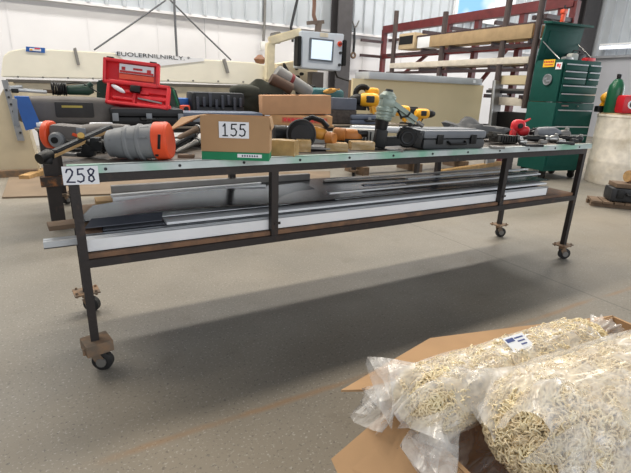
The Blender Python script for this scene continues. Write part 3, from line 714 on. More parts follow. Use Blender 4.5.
# ---- open red case leaning on the black case
P = b2(138, .05, H2+17.6*kc); t, k = on('open_tool_case', 'open red tool case propped up showing moulded empty tray', 'case', P, RC+.2); k *= .95
def tray(b, M_, w, h, d, holes=()):
    def bx(c, s, bev=.8): 
        bb = MB(); bb.box(c, s, bev=bev); bm = bb.bm; b._join(bm, M_)
    bx((0, d*.5, 0), (w, 1.4, h), .4)
    for s_ in (-1,1): bx((s_*(w/2-1.6),0,0), (3.2,d,h), 1.2); bx((0,0,s_*(h/2-1.6)), (w,d,3.2), 1.2)
    for c, s in holes: bx(c, s)
lean = Matrix.Rotation(-.42, 4, 'X'); M1 = Matrix.Translation((2,-1,11.5)) @ lean @ Matrix.Rotation(.09,4,'Y')
b = MB(k); tray(b, M1, 62, 26, 8, [((-2,1,3),(24,5,3)),((14,1,-2),(30,5,3.5)),((-14,1,-5),(22,5,2.5)),((16,1,6),(26,5,6)),((16,1.5,-9),(34,4,4)),((-4,1,-1),(3,5,16))]); b.build('tray', red, t)
M2 = Matrix.Translation((-4,5,33)) @ Matrix.Rotation(-.2, 4, 'X') @ Matrix.Rotation(.08,4,'Y')
b = MB(k); tray(b, M2, 55, 25, 7); b.build('lid', red, t)
b = MB(k); bb = MB(); bb.box((5,-.5,4), (34,.6,9)); b._join(bb.bm, M2); lb = b.build('lid_label', paper, t)
b = MB(k)
for c, s in (((5,-1,.9),(33,.4,2.2)),((-8,-1,4),(3.5,.4,3.2)),((6,-1,4.4),(9,.4,2)),((17,-1,3.6),(4,.4,3))):
    bb = MB(); bb.box(c, s); b._join(bb.bm, M2)
b.build('label_print', [M('print_red',(196,52,54),.6)], lb)
b = MB(k); bb = MB(); bb.box((5,-.6,-4), (34,.6,5)); b._join(bb.bm, M2); b.build('orange_band', M('coral',(232,92,66),.6), t)
b = MB(k); bb = MB(); bb.box((-3,-3,5), (10,5,7), bev=1); b._join(bb.bm, M1); b.build('battery', blk, t)
b = MB(k); bb = MB(); bb.ell((-20,-2,4), (8,2,2.4), (0,.45,0)); b._join(bb.bm, M1); b.build('white_manual', paper, t)
b = MB(k); bb = MB(); bb.bar((0,-2,-4),(24,-2,-6.5), 1.5, 1.5); b._join(bb.bm, M1); b.build('rod', steel, t)
for s_ in (-1, 1):
    b = MB(k); bb = MB(); bb.box((s_*21,0,12.5), (7,4,3), bev=.6); b._join(bb.bm, M2); b.build('latch', blk, t)
# green case standing open behind
P = b2(140, .5); t, k = on('green_tool_case', 'dark green case standing open behind the red case', 'case', P, RC+.3)
b = MB(k); b.prism([(-39,12),(-36,37),(-33,38),(30,34),(35,32),(40,12)], -3, 3, bev=1.2); b.build('shell', dgrn, t)
b = MB(k); b.tube([(32,-3.2,32),(37,-3.2,13)], 1.3, 6); b.build('rim', M('green_rim',(24,104,70),.5), t)
b = MB(k); b.box((2,0,8), (84,12,16), bev=1.5); b.build('lower_shell', dgrn, t)
# olive bag, cables, bolster
P = b2(262, .55); t, k = on('canvas_bag', 'dark olive canvas tool bag slumped behind ribbed case', 'bag', P, A2)
lump(k, 66, 30, 34, 9, rough=.15).build('bag', canvas, t)
b = MB(k)
for i in range(3): b.tube([(-2+i*9+4*math.cos(j*.8), -15-i, 16+i*2+7*math.sin(j*.8)) for j in range(8)], .9, 6)
b.build('strap_loops', blk, t)
b = MB(k); b.ell((-20,-4,27), (15,8,6), n=16, sq=.7); b.build('flap', canvas, t)
b = MB(k)
r = random.Random(3)
for i in range(4): b.tube([(r.uniform(-2,22),-12+j*1.5,20+10*math.sin(j*.9+i)+r.uniform(-2,2)) if False else (-6+j*5+i*1.5, -11, 18+8*math.sin(j*.8+i*.9)) for j in range(7)], .8, 6)
b.build('cables', blk, t)
P = b2(292, .5, H2+.02); t, k = on('bolster_roll', 'grey rolled bolster leaning across the canvas bag', 'roll', P, A2)
A, B = Vector((-18,0,44)), Vector((18,-4,25))
b = MB(k); b.lathe([(0,5),(.04,6.2),(.96,6.2),(1,5)], A, B, 20); b.build('roll', M('grey_roll',(134,134,132),.6), t)
b = MB(k); b.lathe([(0,6.6),(1,6.6)], A+(B-A)*.36, A+(B-A)*.44, 20); b.build('red_strap', M('maroon',(120,36,40),.7), t)
b = MB(k); b.lathe([(0,4.5),(.1,5.5),(1,5.5)], Vector((-26,-4,37)), Vector((-6,-8,28)), 14); b.build('brown_sleeve', M('brown_leather',(82,62,50),.7), t)
b = MB(k); b.lathe([(0,3),(1,2.4)], (10,0,0), (6,0,27), 10); b.lathe([(0,3),(1,2.4)], (-10,4,0), (-8,2,36), 10); b.build('support', dkg, t)
# stack of cardboard box on printed box
P = b2(296, -.14); t, k = on('printed_box', 'white and red printed long carton under the plain cardboard box', 'box', P, RC+.1)
b = MB(k); b.box((2,0,6), (66,26,9), bev=.4); b.build('carton', M('worn_print',(206,160,112),.8), t)
b = MB(k); b.box((8,-13.2,6), (44,.5,5)); pr = b.build('printed_band', M('faded_red',(206,112,86),.8,var=.3,scale=60), t)
b = MB(k); 
for i in range(11): b.box((-11+i*3.8,-13.6,6.2), (2.4,.4,2.4))
b.build('lettering', red, pr)
b = MB(k); b.box((-28,-13.3,6), (5,.5,8)); b.build('white_end', paper, t)
b = MB(k); b.box((2,0,.8), (70,28,1.5)); b.build('cardboard_pad', card, t)
P3 = Vector(P)+Vector((0,0,11.2*k)); t = T('cardboard_box', 'closed plain cardboard box stacked on printed carton under bolster', 'box', P3, RC+.22)
b = MB(k); b.box((-1,6,9), (67,36,17.5), (0,-.035,0), .4); b.build('carton', M('pink_cardboard',(196,150,112),.85,var=.06), t)
b = MB(k); b.box((-1,6,18), (2.4,36.2,.4), (0,-.035,0)); b.build('tape', M('tape_brown',(170,124,80),.4), t)
# teal roll, blue grey box, loose parts
P = b2(323, .75); t, k = on('teal_bag', 'teal rounded soft case with handle behind the cardboard box', 'bag', P, A2)
b = MB(k); b.ell((0,0,23), (21,10,6.5), n=26, sq=.5); b.build('case', teal, t)
b = MB(k); b.tube([(-19,-2,27),(-18,-2,31),(-12,-2,31),(-11,-2,27)], .7, 6); b.build('handle', blk, t)
b = MB(k); b.box((0,0,9), (40,16,18), bev=2); b.build('lower_case', dkg, t)
P = b2(341, .05); t, k = on('grey_storage_box', 'blue grey storage box with lid of loose parts beside teal case', 'box', P, A2-.3)
b = MB(k); b.box((0,0,7), (26,20,13), bev=1); b.build('bin', M('dark_parts',(70,64,60),.8,var=.4,scale=40), t)
b = MB(k); b.box((0,0,19), (25,20,11), bev=1); b.build('upper_box', M('blue_grey',(88,94,108),.6), t)
P = b2(329, .55, H2+29.5*k); t, k = on('yellow_glove', 'tan and yellow work glove lying on teal case', 'glove', P, RC)
b = MB(k); b.ell((0,-2,1), (7,4,2.5), (0,-.2,0), n=12); 
for i in range(4): b.bar((4,-4+i*1.5,2), (10,-5+i*1.5,3), 1.4, 1.4, .4)
b.bar((-2,-5,2),(2,-7,3),1.4,1.4,.4); b.build('glove', M('glove_tan',(196,150,80),.9), t)
# ---- yellow drills
def drill(P, rz, label, s=1.0, tilt=0, group=None):
    t, k = on('cordless_drill', label, 'drill', P, rz, group); k *= s; t.rotation_euler = (0, tilt, rz)
    b = MB(k); b.lathe([(0,4),(.08,6),(.3,6.6),(.62,6.4),(.7,5.2)], (-12,0,12), (14,0,12), 16); b.bar((-5,0,8), (-8,0,-2), 6, 7, 2); b.build('body', yel, t)
    b = MB(k); b.lathe([(0,5),(.2,5.4),(.5,5),(.9,3),(1,1.5)], (6,0,12), (17,0,12), 14); b.build('chuck', blk, t)
    b = MB(k); b.box((-9,0,-5), (16,9,7), bev=1.5); b.build('battery', blk, t)
    b = MB(k); b.box((-3,0,12.5), (9,13.6,7), bev=2); b.build('motor_band', dkg, t)
    b = MB(k); b.bar((-1,0,6),(-3,0,2),2.5,2); b.build('trigger', blk, t)
    return t
t, k = hard_case(363, .0, 40, 24, 9, 'dark tool case carrying yellow drills behind nail gun', bluegrey, latches=1)
zc = H2+9.2*k
drill(b2(366, .0, zc+.02), RC+PI, 'yellow cordless drill with black battery lying on dark case left', 1.0)
q = b2(362, .1, zc+.15); t, k = on('yellow_saw', 'yellow and black band saw tool topmost behind the nail gun', 'saw', q, RC)
b = MB(k); b.ring((-1,-3,6), (0,1,0), 7, 2.2, 20, 8); b.ring((-1,2,6), (0,1,0), 5, 1.6, 18, 8); b.build('cage', blk, t)
b = MB(k); b.ell((9,0,8), (7,6,4), n=14, sq=.7); b.ell((9,0,-1), (6,6,5), n=14, sq=.7); b.bar((4,0,2),(14,0,-6),5,5,1.5); b.build('body', yel, t)
b = MB(k); b.box((-2,0,-7), (12,9,6), bev=1); b.build('foot', blk, t)
drill(b2(400, .0, H2+.03), RC+PI*.9, 'yellow cordless drill right behind nail gun handle', .8)
drill(b2(424, .0, H2+.0), RC+.3, 'yellow cordless drill farthest along rear table', .75)
P = b2(412, .45); t, k = on('dark_tool', 'black battery charger lying between the two yellow drills', 'charger', P, RC)
b = MB(k); b.box((0,0,6), (18,12,11), bev=2); b.build('body', blk, t); b = MB(k); b.box((0,0,12), (10,7,2), bev=.5); b.build('slot', dkg, t)

lie_tube('white paper roll lying on rear table left of long case', b2(34,-.03,H2+.019), b2(48,-.03,H2+.019), .018, paper)
lie_tube('white tube lying on rear table behind ribbed tool housing', b2(88,-.04,H2+.017), b2(130,-.04,H2+.017), .015, paper)

# ------------------------------------------------------------------ sheet metal folding machine along the wall
YB = 4.9
def bk(x, y, d=0): q = at(x, y, Y=YB+d); return q
q0 = bk(0, 80); t = T('folding_machine', 'long cream sheet metal folding machine behind rear table by white wall', 'machine', (q0.x, YB, 0))
O = Vector((q0.x, YB, 0))
def lp(x, y): q = bk(x, y)-O; return (q.x, q.z)
b = MB(); b.prism([lp(1,77), lp(3,56), lp(9,51), lp(25,48), lp(110,52.5), lp(200,59), lp(255,62.5), lp(268,66), lp(274,72), lp(274,86), lp(200,83), lp(100,79)], 0, .22, bev=.012); b.build('clamping_beam', cream, t)
b = MB(); b.prism([lp(6,79), lp(262,86), lp(262,88.5), lp(6,82)], -.015, .2); b.build('dark_gap', M('gap_dark',(92,88,82),.6), t)
b = MB(); b.prism([lp(12,82), lp(270,88), lp(270,108), lp(12,103)], .02, .3, bev=.01); b.build('lower_beam', M('beige_beam',(208,198,174),.5), t)
b = MB()
for x in range(18, 262, 25):
    p = Vector((lp(x,76.5+x*.022)[0], 0, lp(x,76.5+x*.022)[1])); b.cyl(p+Vector((0,.01,0)), p+Vector((0,-.02,0)), .012, n=8)
b.build('rivets', dsteel, t)
b = MB(); b.prism([lp(8,82), lp(14,82), lp(42,176), lp(0,178), lp(-14,120)], -.05, .75, bev=.01); b.build('end_frame', beige, t)
b = MB(); b.prism([lp(2,80), lp(8,80), lp(25,140), lp(18,140)], -.09, -.05); 
er = b.build('slotted_rail', lgry, t); b = MB()
for i in range(7):
    p = lp(7+i*2.3, 90+i*7); b.cyl((p[0],-.085,p[1]), (p[0],-.095,p[1]), .014, n=8)
b.build('holes', dkg, er)
b = MB(); b.box((lp(15,172)[0], .25, .04), (.5,.8,.08)); b.build('rusty_foot', rustp, t)
pr_ = lp(262,140); b = MB(); b.box((pr_[0], .2, .55), (.25,.6,1.1)); b.build('right_frame', beige, t)
for x, y0, y1, sk in ((75,48.5,65,3),(224,59.5,73,3)):
    b = MB(); b.prism([lp(x-2,y0), lp(x+1,y0-1), lp(x+2+sk,y1), lp(x-1+sk,y1)], -.03, .0, bev=.004); b.build('clamp_lever', M('lever_grey',(140,138,134),.5), t)
b = MB(); b.prism([lp(26,46.5), lp(45,48), lp(45,53), lp(26,51.5)], -.012, 0); sk_ = b.build('maker_sticker', blue, t)
b = MB(); b.prism([lp(29.5,48), lp(41,49), lp(41,51.5), lp(29.5,50.5)], -.016, -.011); b.build('sticker_field', paper, sk_)
b = MB(); b.prism([lp(34.5,47.9), lp(40,48.4), lp(40,49.4), lp(34.5,49)], -.02, -.015); b.build('red_mark', red, sk_)
b = MB(); b.prism([lp(30,49), lp(32.5,49.2), lp(32.5,50.6), lp(30,50.4)], -.02, -.015); b.build('yellow_mark', yel, sk_)
# white sheet with faint print stuck on the beam, and its lettering
b = MB(); b.prism([lp(112,51.5), lp(204,58.6), lp(204,61), lp(160,66), lp(130,64)], -.01, 0); wp = b.build('white_label', paper, t)
def text_mesh(s, size, ext=.001):
    cu = bpy.data.curves.new('lettering', 'FONT'); cu.body = s; cu.size = size; cu.extrude = ext; cu.align_x = 'LEFT'
    o = bpy.data.objects.new('lettering', cu); C.objects.link(o)
    dg = bpy.context.evaluated_depsgraph_get(); me = bpy.data.meshes.new_from_object(o.evaluated_get(dg))
    bpy.data.objects.remove(o); return me
def text(s, width, height, mat, par, loc, roty=0, name='lettering'):
    me = text_mesh(s, height*1.35); xs = [v.co.x for v in me.vertices]; ys = [v.co.y for v in me.vertices]
    w0 = max(xs)-min(xs)
    for v in me.vertices: v.co = Vector(((v.co.x-min(xs))*width/w0, v.co.z, (v.co.y-min(ys))*height/(max(ys)-min(ys))))
    for v in me.vertices: v.co.y = -v.co.y
    me.materials.append(mat); o = bpy.data.objects.new(name, me); C.objects.link(o); o.parent = par; o.location = loc; o.rotation_euler = (0, roty, 0); return o
p0, p1_ = lp(117,55.6), lp(190,60.6)
ang = -math.atan2(p1_[1]-p0[1], p1_[0]-p0[0])
text('EUOLERNILNIRL.Y. *', math.hypot(p1_[0]-p0[0], p1_[1]-p0[1]), .052, charc, wp, (p0[0], -.013, p0[1]), ang)
b = MB()
for x, y in ((157,63),(160,66),(166,64.5)): p = lp(x,y); b.box((p[0],-.012,p[1]), (.03,.004,.02))
b.build('print_mark', charc, wp) if False else b.bm.free()
# machine head block behind its right end and things around it
q0 = at(288, 92, Y=5.0); t = T('machine_head', 'beige machine head with black knobs below the control console', 'machine', (q0.x, 5.0, 0))
O3 = Vector((q0.x, 5.0, 0))
def l3(x, y): q = at(x, y, Y=5.0)-O3; return (q.x, q.z)
b = MB(); b.prism([l3(278,64), l3(300,60), l3(318,66), l3(318,150), l3(278,150)], 0, .5, bev=.015); b.build('housing', beige, t)
b = MB(); b.box((l3(298,150)[0], .25, l3(290,150)[1]/2), (.3,.5,abs(l3(290,150)[1]))) ; b.build('plinth', beige, t)
b = MB(); p = l3(286,70); b.prism([l3(283,63), l3(284,63), l3(291,76), l3(283,76)], -.03, 0); b.build('gusset', dkg, t)
for x, y, r in ((297,77,.03),(301,74,.028),(296,69,.018)):
    p = l3(x,y); b = MB(); b.cyl((p[0],0,p[1]), (p[0],-.06,p[1]), r, r*.8, 14); b.build('knob', blk, t)
b = MB(); p = l3(265,57); b.lathe([(0,.06),(.5,.1),(1,.03)], (p[0],.2,l3(265,62)[1]-.02), (p[0],.2,p[1]+.04), 12); b.build('brown_cap', M('cap_brown',(120,84,62),.7), t)
# control console
YC = 4.5; q0 = at(322, 70, Y=YC); O4 = Vector((q0.x, YC, 0))
def l4(x, y): q = at(x, y, Y=YC)-O4; return (q.x, q.z)
t = T('control_console', 'grey control console with white screen on beige swing arm', 'console', O4, 0)
b = MB(); b.prism([l4(302,30.5), l4(344.5,34), l4(341,71), l4(301.5,68)], 0, .28, bev=.012); b.build('cabinet', M('console_grey',(196,204,214),.45,var=.03), t)
b = MB(); b.prism([l4(309.5,37.5), l4(334,40), l4(332.5,62.5), l4(308.5,60)], -.012, 0, bev=.004); bz = b.build('screen_bezel', M('bezel_grey',(96,104,114),.5), t)
b = MB(); b.prism([l4(311.5,39.5), l4(332,41.7), l4(330.7,60.5), l4(310.5,58.5)], -.016, -.011); b.build('screen', emit('screen_glow',(206,222,236),.55), bz)
p = l4(339.5,44); b = MB(); b.cyl((p[0],0,p[1]), (p[0],-.02,p[1]), .038, n=16); es_ = b.build('stop_ring', orange, t); b = MB(); b.cyl((p[0],-.02,p[1]), (p[0],-.05,p[1]), .02, n=14); b.build('stop_button', M('dark_red',(120,30,28),.5), es_)
for x, y, mm in ((340,53,dkg),(339,65,M('switch_black',(50,54,60),.5))):
    p = l4(x,y); b = MB(); b.cyl((p[0],0,p[1]), (p[0],-.03,p[1]), .022, n=12); b.build('button', mm, t)
b = MB(); b.prism([l4(320,32.5), l4(328,33.2), l4(328,37.4), l4(320,36.8)], -.006, 0); b.build('name_plate', M('plate_beige',(206,198,180),.5), t)
for x0, x1 in ((298,301.5),(342.5,346.5)):
    b = MB(); b.prism([l4(x0,36+ (4 if x0>320 else 0)), l4(x1,36+(4 if x0>320 else 0)), l4(x1-1,66), l4(x0-1,66)], -.02, .12, bev=.01); b.build('handle', blk, t)
b = MB(); a_ = l4(276,40); b_ = l4(302,31); c_ = l4(275,66)
b.bar((a_[0],.25,a_[1]), (b_[0]+.06,.15,b_[1]+.0), .12, .12, .015); b.bar((a_[0]+.02,.25,a_[1]-.02), (c_[0]+.02,.25,c_[1]-.2), .12, .12, .015)
b.build('swing_arm', M('arm_beige',(214,204,176),.5), t)
p = l4(278,120); b = MB(); b.box((a_[0]+.05,.3,p[1]/2+.3), (.16,.16,p[1]+.6)); b.build('arm_post', beige, t)
b = MB(); a_ = l4(322,31); b.cyl((a_[0],.14,a_[1]-.02), (a_[0]+.02,.14,a_[1]+.12), .05, n=14); b_ = l4(312,22); c_ = l4(328,21); b.bar((b_[0],.14,b_[1]), (c_[0],.14,c_[1]), .06, .05); b.build('pivot', M('pivot_brown',(100,88,80),.5), t)
b = MB(); b.tube([(a_[0]-.02,.14,a_[1]+.1), (l4(319,14)[0],.16,l4(319,14)[1]), (l4(321,4)[0],.2,l4(321,4)[1]), (l4(321,-6)[0],.2,l4(321,-6)[1])], .03, 8); b.build('cable', M('cable_brown',(110,80,66),.6), t)
b = MB(); b.tube([(l4(338,72)[0],.1,l4(338,70)[1]), (l4(342,77)[0],.14,l4(342,77)[1]), (l4(352,80)[0],.16,l4(352,80)[1]), (l4(362,83)[0],.2,l4(362,83)[1])], .015, 6); b.build('lead', blk, t)
b = MB(); b.prism([l4(284,30), l4(290,29.5), l4(290,42), l4(284,42)], .3, .5, bev=.01); b.build('junction_box', dsteel, t)
b = MB(); p = l4(322,72); b.box((p[0],.2,p[1]/2), (.2,.16,p[1])); b.build('pedestal', M('pedestal_grey',(108,102,98),.5), t)

# ------------------------------------------------------------------ tan board crate with steel duct on it
YP = 3.5
q0 = at(420, 100, Y=YP); O5 = Vector((q0.x, YP, 0))
def l5(x, y): q = at(x, y, Y=YP)-O5; return (q.x, q.z)
t = T('board_crate', 'big tan sheet board standing upright on skids behind rear table', 'board', O5, 0)
x0 = l5(352,100)[0]; x1 = l5(484,84)[0]; zt = l5(420,82)[1]
b = MB(); b.box(((x0+x1)/2, .02, (zt+.12)/2), (x1-x0, .04, zt-.12)); b.build('front_board', tan, t)
b = MB(); b.box(((x0+x1)/2, .1, (zt+.12)/2), (x1-x0-.06, .1, zt-.16)); b.build('backing_boards', dwood, t)
for u in (.1, .5, .9):
    b = MB(); b.box((x0+(x1-x0)*u, .15, .06), (.1,.5,.12)); b.build('skid', dwood, t)
xa = l5(364,77)[0]; xb = l5(477,77)[0]; zz = l5(420,75.2)[1]
t = T('steel_duct', 'long galvanised steel duct lying on top of tan board crate', 'duct', O5+Vector((0,.05,zt)), 0)
b = MB(); b.box(((xa+xb)/2, .0, (zz-zt)/2), (xb-xa, .34, zz-zt), bev=.006); b.build('duct', galvs, t)
b = MB(); b.box((xb+.004, 0, (zz-zt)/2), (.01, .3, (zz-zt)*.8)); b.build('open_end', dkg, t)
b = MB(); b.box((l5(469,77)[0], -.172, (zz-zt)*.5), (.05,.004,.04)); b.build('tag', paper, t)
q1 = at(492, 132, Y=YP-.05); t = T('metal_sheet', 'dull galvanised sheet leaning at right end of tan board crate', 'metal sheet', (q1.x+.03, YP-.06, 0), .2)
b = MB(); zq = l5(490,80)[1]; b.box((.05, .05, zq/2), (.32,.02,zq), (-.05,0,0)); b.build('sheet', dsteel, t)
b = MB(); b.box((-.1, .03, zq/2), (.02,.03,zq), (-.05,0,0)); b.build('folded_edge', galvs, t)

# ------------------------------------------------------------------ red steel rack along the side, its front posts nearer
XR = 6.5; _b = at(385, 30, Y=7.62); XBK = _b.x-XR
def rk(x, y, d=0): return at(x, y, X=XR+d)
posts = [((396,11),(391.5,75)), ((445,12),(439,75)), ((513,-6),(499,70)), ((546,-8),(531,70))]
pY = [rk(*p[1]).y for p in posts]
t = T('storage_rack', 'dark red steel bar rack holding long boards along the wall', 'rack', (XR, (pY[0]+pY[-1])/2, 0)); O6 = Vector(t.location)
for (pt, pb), y in zip(posts, pY):
    zt_ = rk(*pt).z; b = MB(); b.cyl((0, y-O6.y, 1.0), (0, y-O6.y, zt_), .05, n=12); b.build('front_post', M('brown_steel',(74,62,60),.5), t)
yf, yn = 7.62, pY[-1]-.1
ztop = _b.z+.04
b = MB(); b.bar((XBK, yf-O6.y, ztop-.04), (XBK, yn-O6.y, ztop-.04), .14, .16); b.build('top_beam', dred, t)
b = MB(); b.bar((XBK, yf-O6.y, 2.0), (XBK, yn-O6.y, 2.0), .08, .1); b.build('mid_beam', dred, t)
for y in (yf, pY[0]-.9, pY[1]-.2, pY[2]+.2, pY[3]+.1, yn):
    b = MB(); b.box((XBK, y-O6.y, ztop/2-.02), (.1,.1,ztop-.04)); b.build('upright', dred, t)
    for z in (.7, 1.2, 1.66, 2.02, 2.35):
        b = MB(); b.bar((XBK, y-O6.y, z-.03), (-.02, y-O6.y, z-.03), .05, .06); b.build('arm', M('dark_arm',(58,40,42),.5), t)
for z in (1.64, 2.0, 2.3):
    b = MB(); b.bar((.02, pY[0]+.2-O6.y, z-.06), (.02, yn-O6.y, z-.06), .05, .05); b.build('shelf_bar', M('dark_arm',(58,40,42),.5), t)
for ya, yb in ((yf, pY[0]-.9), (pY[1]-.2, pY[2]+.2)):
    b = MB(); b.bar((XBK+.05, ya-O6.y, 1.2), (XBK+.05, yb-O6.y, 2.3), .05, .06); b.build('brace', dred, t)
def on_rack(name, label, cat, pa, pb, z, h, d, mat, dx=.3, ext=0):
    ya, yb = rk(*pa).y, rk(*pb).y
    t = T(name, label, cat, (XR+dx, (ya+yb)/2, z), 0); b = MB(); b.box((0,0,h/2), (d, abs(ya-yb), h), bev=.004); b.build('body', mat, t); return t, abs(ya-yb)
zb_ = 2.03
t, ln = on_rack('long_carton', 'very long brown cardboard carton on upper shelf of rack', 'box', (432,40), (535,30), zb_, .2, .36, M('dull_card',(164,140,106),.85), .12)
b = MB(); b.box((0,-ln/2-.005,.1), (.3,.01,.16)); b.build('end_flap', cardd, t)
t, ln = on_rack('framed_carton', 'short wooden framed box with open end at far upper shelf', 'box', (401,38), (417,36), zb_, .3, .4, M('pale_wood',(186,166,134),.7), .15)
b = MB(); b.box((-.201,.02,.17), (.01,.42,.16)); b.build('dark_opening', blk, t)
t, ln = on_rack('white_carton', 'white carton between framed box and long brown carton', 'box', (418.5,38), (431,36), zb_, .2, .34, white, .15)
on_rack('white_board', 'long pale board on middle shelf of rack', 'board', (392,58), (532,51), 1.67, .1, .3, M('pale_board',(206,198,184),.6), .1)
on_rack('timber_board', 'long dark timber on middle shelf behind pale board', 'board', (394,58), (520,51), 1.67, .14, .2, dwood, .5)
for i, (pa, pb, z, h, mm, lb) in enumerate((((494,72),(530,72),1.36,.14,tan,'tan carton end on rack just left of green chest upper'),((492,85),(528,85),1.03,.13,M('pale_board',(206,198,184),.6),'pale carton on rack lower shelf left of green chest'),((488,118),(526,118),.5,.42,blk,'black box added to stand for dark gap on rack low shelf left of green chest'))):  # last one is a black box added to make the shelf gap dark
    t, ln = on_rack('rack_carton', lb, 'box', pa, pb, z, h, .5, mm, .3)
    b = MB(); b.box((0,-ln/2-.01,h/2), (.4,.02,h*.6)); b.build('end_panel', cardd, t)
t, ln = on_rack('dark_tray', 'dark steel tray on rack shelf above pale carton', 'tray', (486,78), (530,76), 1.22, .05, .5, dkg, .3)
b = MB(); b.box((0,0,.06), (.5, ln*.9, .03)); b.build('lining', dsteel, t)

# ------------------------------------------------------------------ green tool chest
RT_ = -.16; P = at(541, 180, Z=0)
t = T('tool_chest', 'tall dark green rolling tool chest with silver drawer handles and raised lid', 'tool chest', P, RT_)
w, d = .745, .52; ZT = 1.69; ZM = 1.11
b = MB(); b.box((w/2, d/2, (.13+ZM)/2), (w, d, ZM-.13), bev=.006); b.build('cabinet', tgrn, t)
b = MB(); b.box((w/2, d/2+.01, (ZM+.005+ZT)/2), (w-.02, d-.02, ZT-ZM-.01), bev=.006); b.build('top_chest', tgrn, t)
def drawer(x0, x1, z0, z1, label=None):
    b = MB(); b.box(((x0+x1)/2, -.008, (z0+z1)/2), (x1-x0, .016, z1-z0), bev=.003); o = b.build('drawer', tgrn, t)
    b = MB(); b.bar((x0+.015, -.024, z1-.012), (x1-.015, -.024, z1-.012), .02, .016, .004); b.build('handle', galvs, o)
xs = .47
zs = [1.635, 1.54, 1.45, 1.36]
for z1, z0 in zip(zs, zs[1:]):
    drawer(.03, xs-.01, z0+.008, z1); drawer(xs+.01, w-.03, z0+.008, z1)
drawer(.03, w-.03, 1.25, 1.352); drawer(.03, w-.03, 1.13, 1.242)
drawer(.03, w-.03, .80, 1.02); drawer(.03, w-.03, .68, .79); drawer(.03, w-.03, .56, .67); drawer(.03, w-.03, .2, .55)
b = MB(); b.box((.18, -.003, 1.07), (.13,.006,.02)); b.build('badge', steel, t)
b = MB(); b.cyl((.42,-.0,1.07), (.42,-.012,1.07), .013, n=12); b.build('lock', steel, t)
# lid at the back
b = MB(); Ml = Matrix.Translation((w/2, d-.02, ZT-.02)) @ Matrix.Rotation(.12, 4, 'X')
bb = MB(); bb.box((0,0,.27), (w-.01,.03,.54), bev=.004); bb.box((0,-.06,.53), (w+.06,.16,.03), bev=.004); bb.box((0,-.018,.28), (w-.2,.012,.3), bev=.004); b._join(bb.bm, Ml); b.build('lid', tgrn, t)
for x in (.02, w-.04):
    b = MB(); b.bar((x,.1,ZT), (x,d-.01,ZT+.3), .012, .01); b.build('lid_stay', steel, t)
for x in (.08, w-.08):
    for y in (.08, d-.08):
        b = MB(); b.cyl((x-.02,y,.05), (x+.02,y,.05), .05, n=18); b.box((x,y,.11), (.07,.07,.05)); b.build('caster', blk, t)
# side stickers on the left side
b = MB(); b.box((-.002, .25, 1.64), (.004,.2,.1)); ys = b.build('yellow_sticker', M('sticker_yellow',(244,196,40),.5), t)
b = MB()
for i in range(6): b.box((-.005, .33-i*.03, 1.66), (.003,.02,.025))
b.box((-.005,.25,1.62), (.003,.15,.014)); b.build('sticker_print', M('print_red',(196,52,54),.6), ys)
b = MB(); b.box((-.002, .07, 1.60), (.004,.1,.09)); ws = b.build('white_sticker', paper, t)
b = MB(); b.box((-.005,.085,1.61), (.003,.03,.04)); b.box((-.005,.05,1.6), (.003,.02,.05)); b.build('sticker_print', red, ws)
b = MB(); b.cyl((0,.22,1.42), (-.012,.22,1.42), .075, n=24); em = b.build('round_emblem', M('emblem_grey',(120,124,126),.4,.3), t)
b = MB(); b.ring((-.013,.22,1.42), (1,0,0), .07, .008, 26, 6); b.box((-.016,.25,1.43), (.008,.05,.03), bev=.004); b.box((-.016,.2,1.40), (.008,.07,.026), bev=.004); b.build('emblem_relief', lgry, em)
# things on the chest
def ct(x, y, z=ZT): return P+Euler((0,0,RT_)).to_matrix()@Vector((x,y,z))
for nm, lb, cat, x, y, sz, mm in (('small_carton','small cream carton standing on green tool chest','box',.36,.2,(.12,.1,.09),M('pale_card',(190,190,184),.7)),
        ('red_tray','small red tool tray at right end of chest top','tray',.64,.16,(.16,.1,.05),red),
        ('silver_tin','flat silver tin at front left of chest top','tin',.16,.1,(.15,.08,.03),steel)):
    t = T(nm, lb, cat, ct(x,y), RT_); b = MB(); b.box((0,0,sz[2]/2), sz, bev=.006); b.build('body', mm, t); b = MB(); b.box((0,0,sz[2]+.004), (sz[0]*.8,sz[1]*.8,.008), bev=.002); b.build('lid', dkg if mm is red else mm, t)
t = T('black_tool_bag', 'black square tool bag standing at right rear of chest top', 'bag', ct(.6,.36), RT_); b = MB(); b.box((0,0,.06), (.24,.16,.12), bev=.02); b.build('bag', blk, t); b = MB(); b.tube([(-.08,0,.12),(-.06,0,.16),(.06,0,.16),(.08,0,.12)], .008, 6); b.build('handle', blk, t)

q = ct(w*.5, d-.01, ZT+.545); t = T('red_tool', 'small orange red clamp standing on top edge of raised green chest lid', 'tool', (q.x, q.y, q.z)); 
b = MB(); b.box((0,0,.06), (.05,.05,.12), bev=.01); b.box((0,0,.14), (.09,.07,.06), bev=.015); b.build('body', orange, t); b = MB(); b.cyl((0,0,.17),(0,0,.22),.015); b.build('pin', dkg, t)


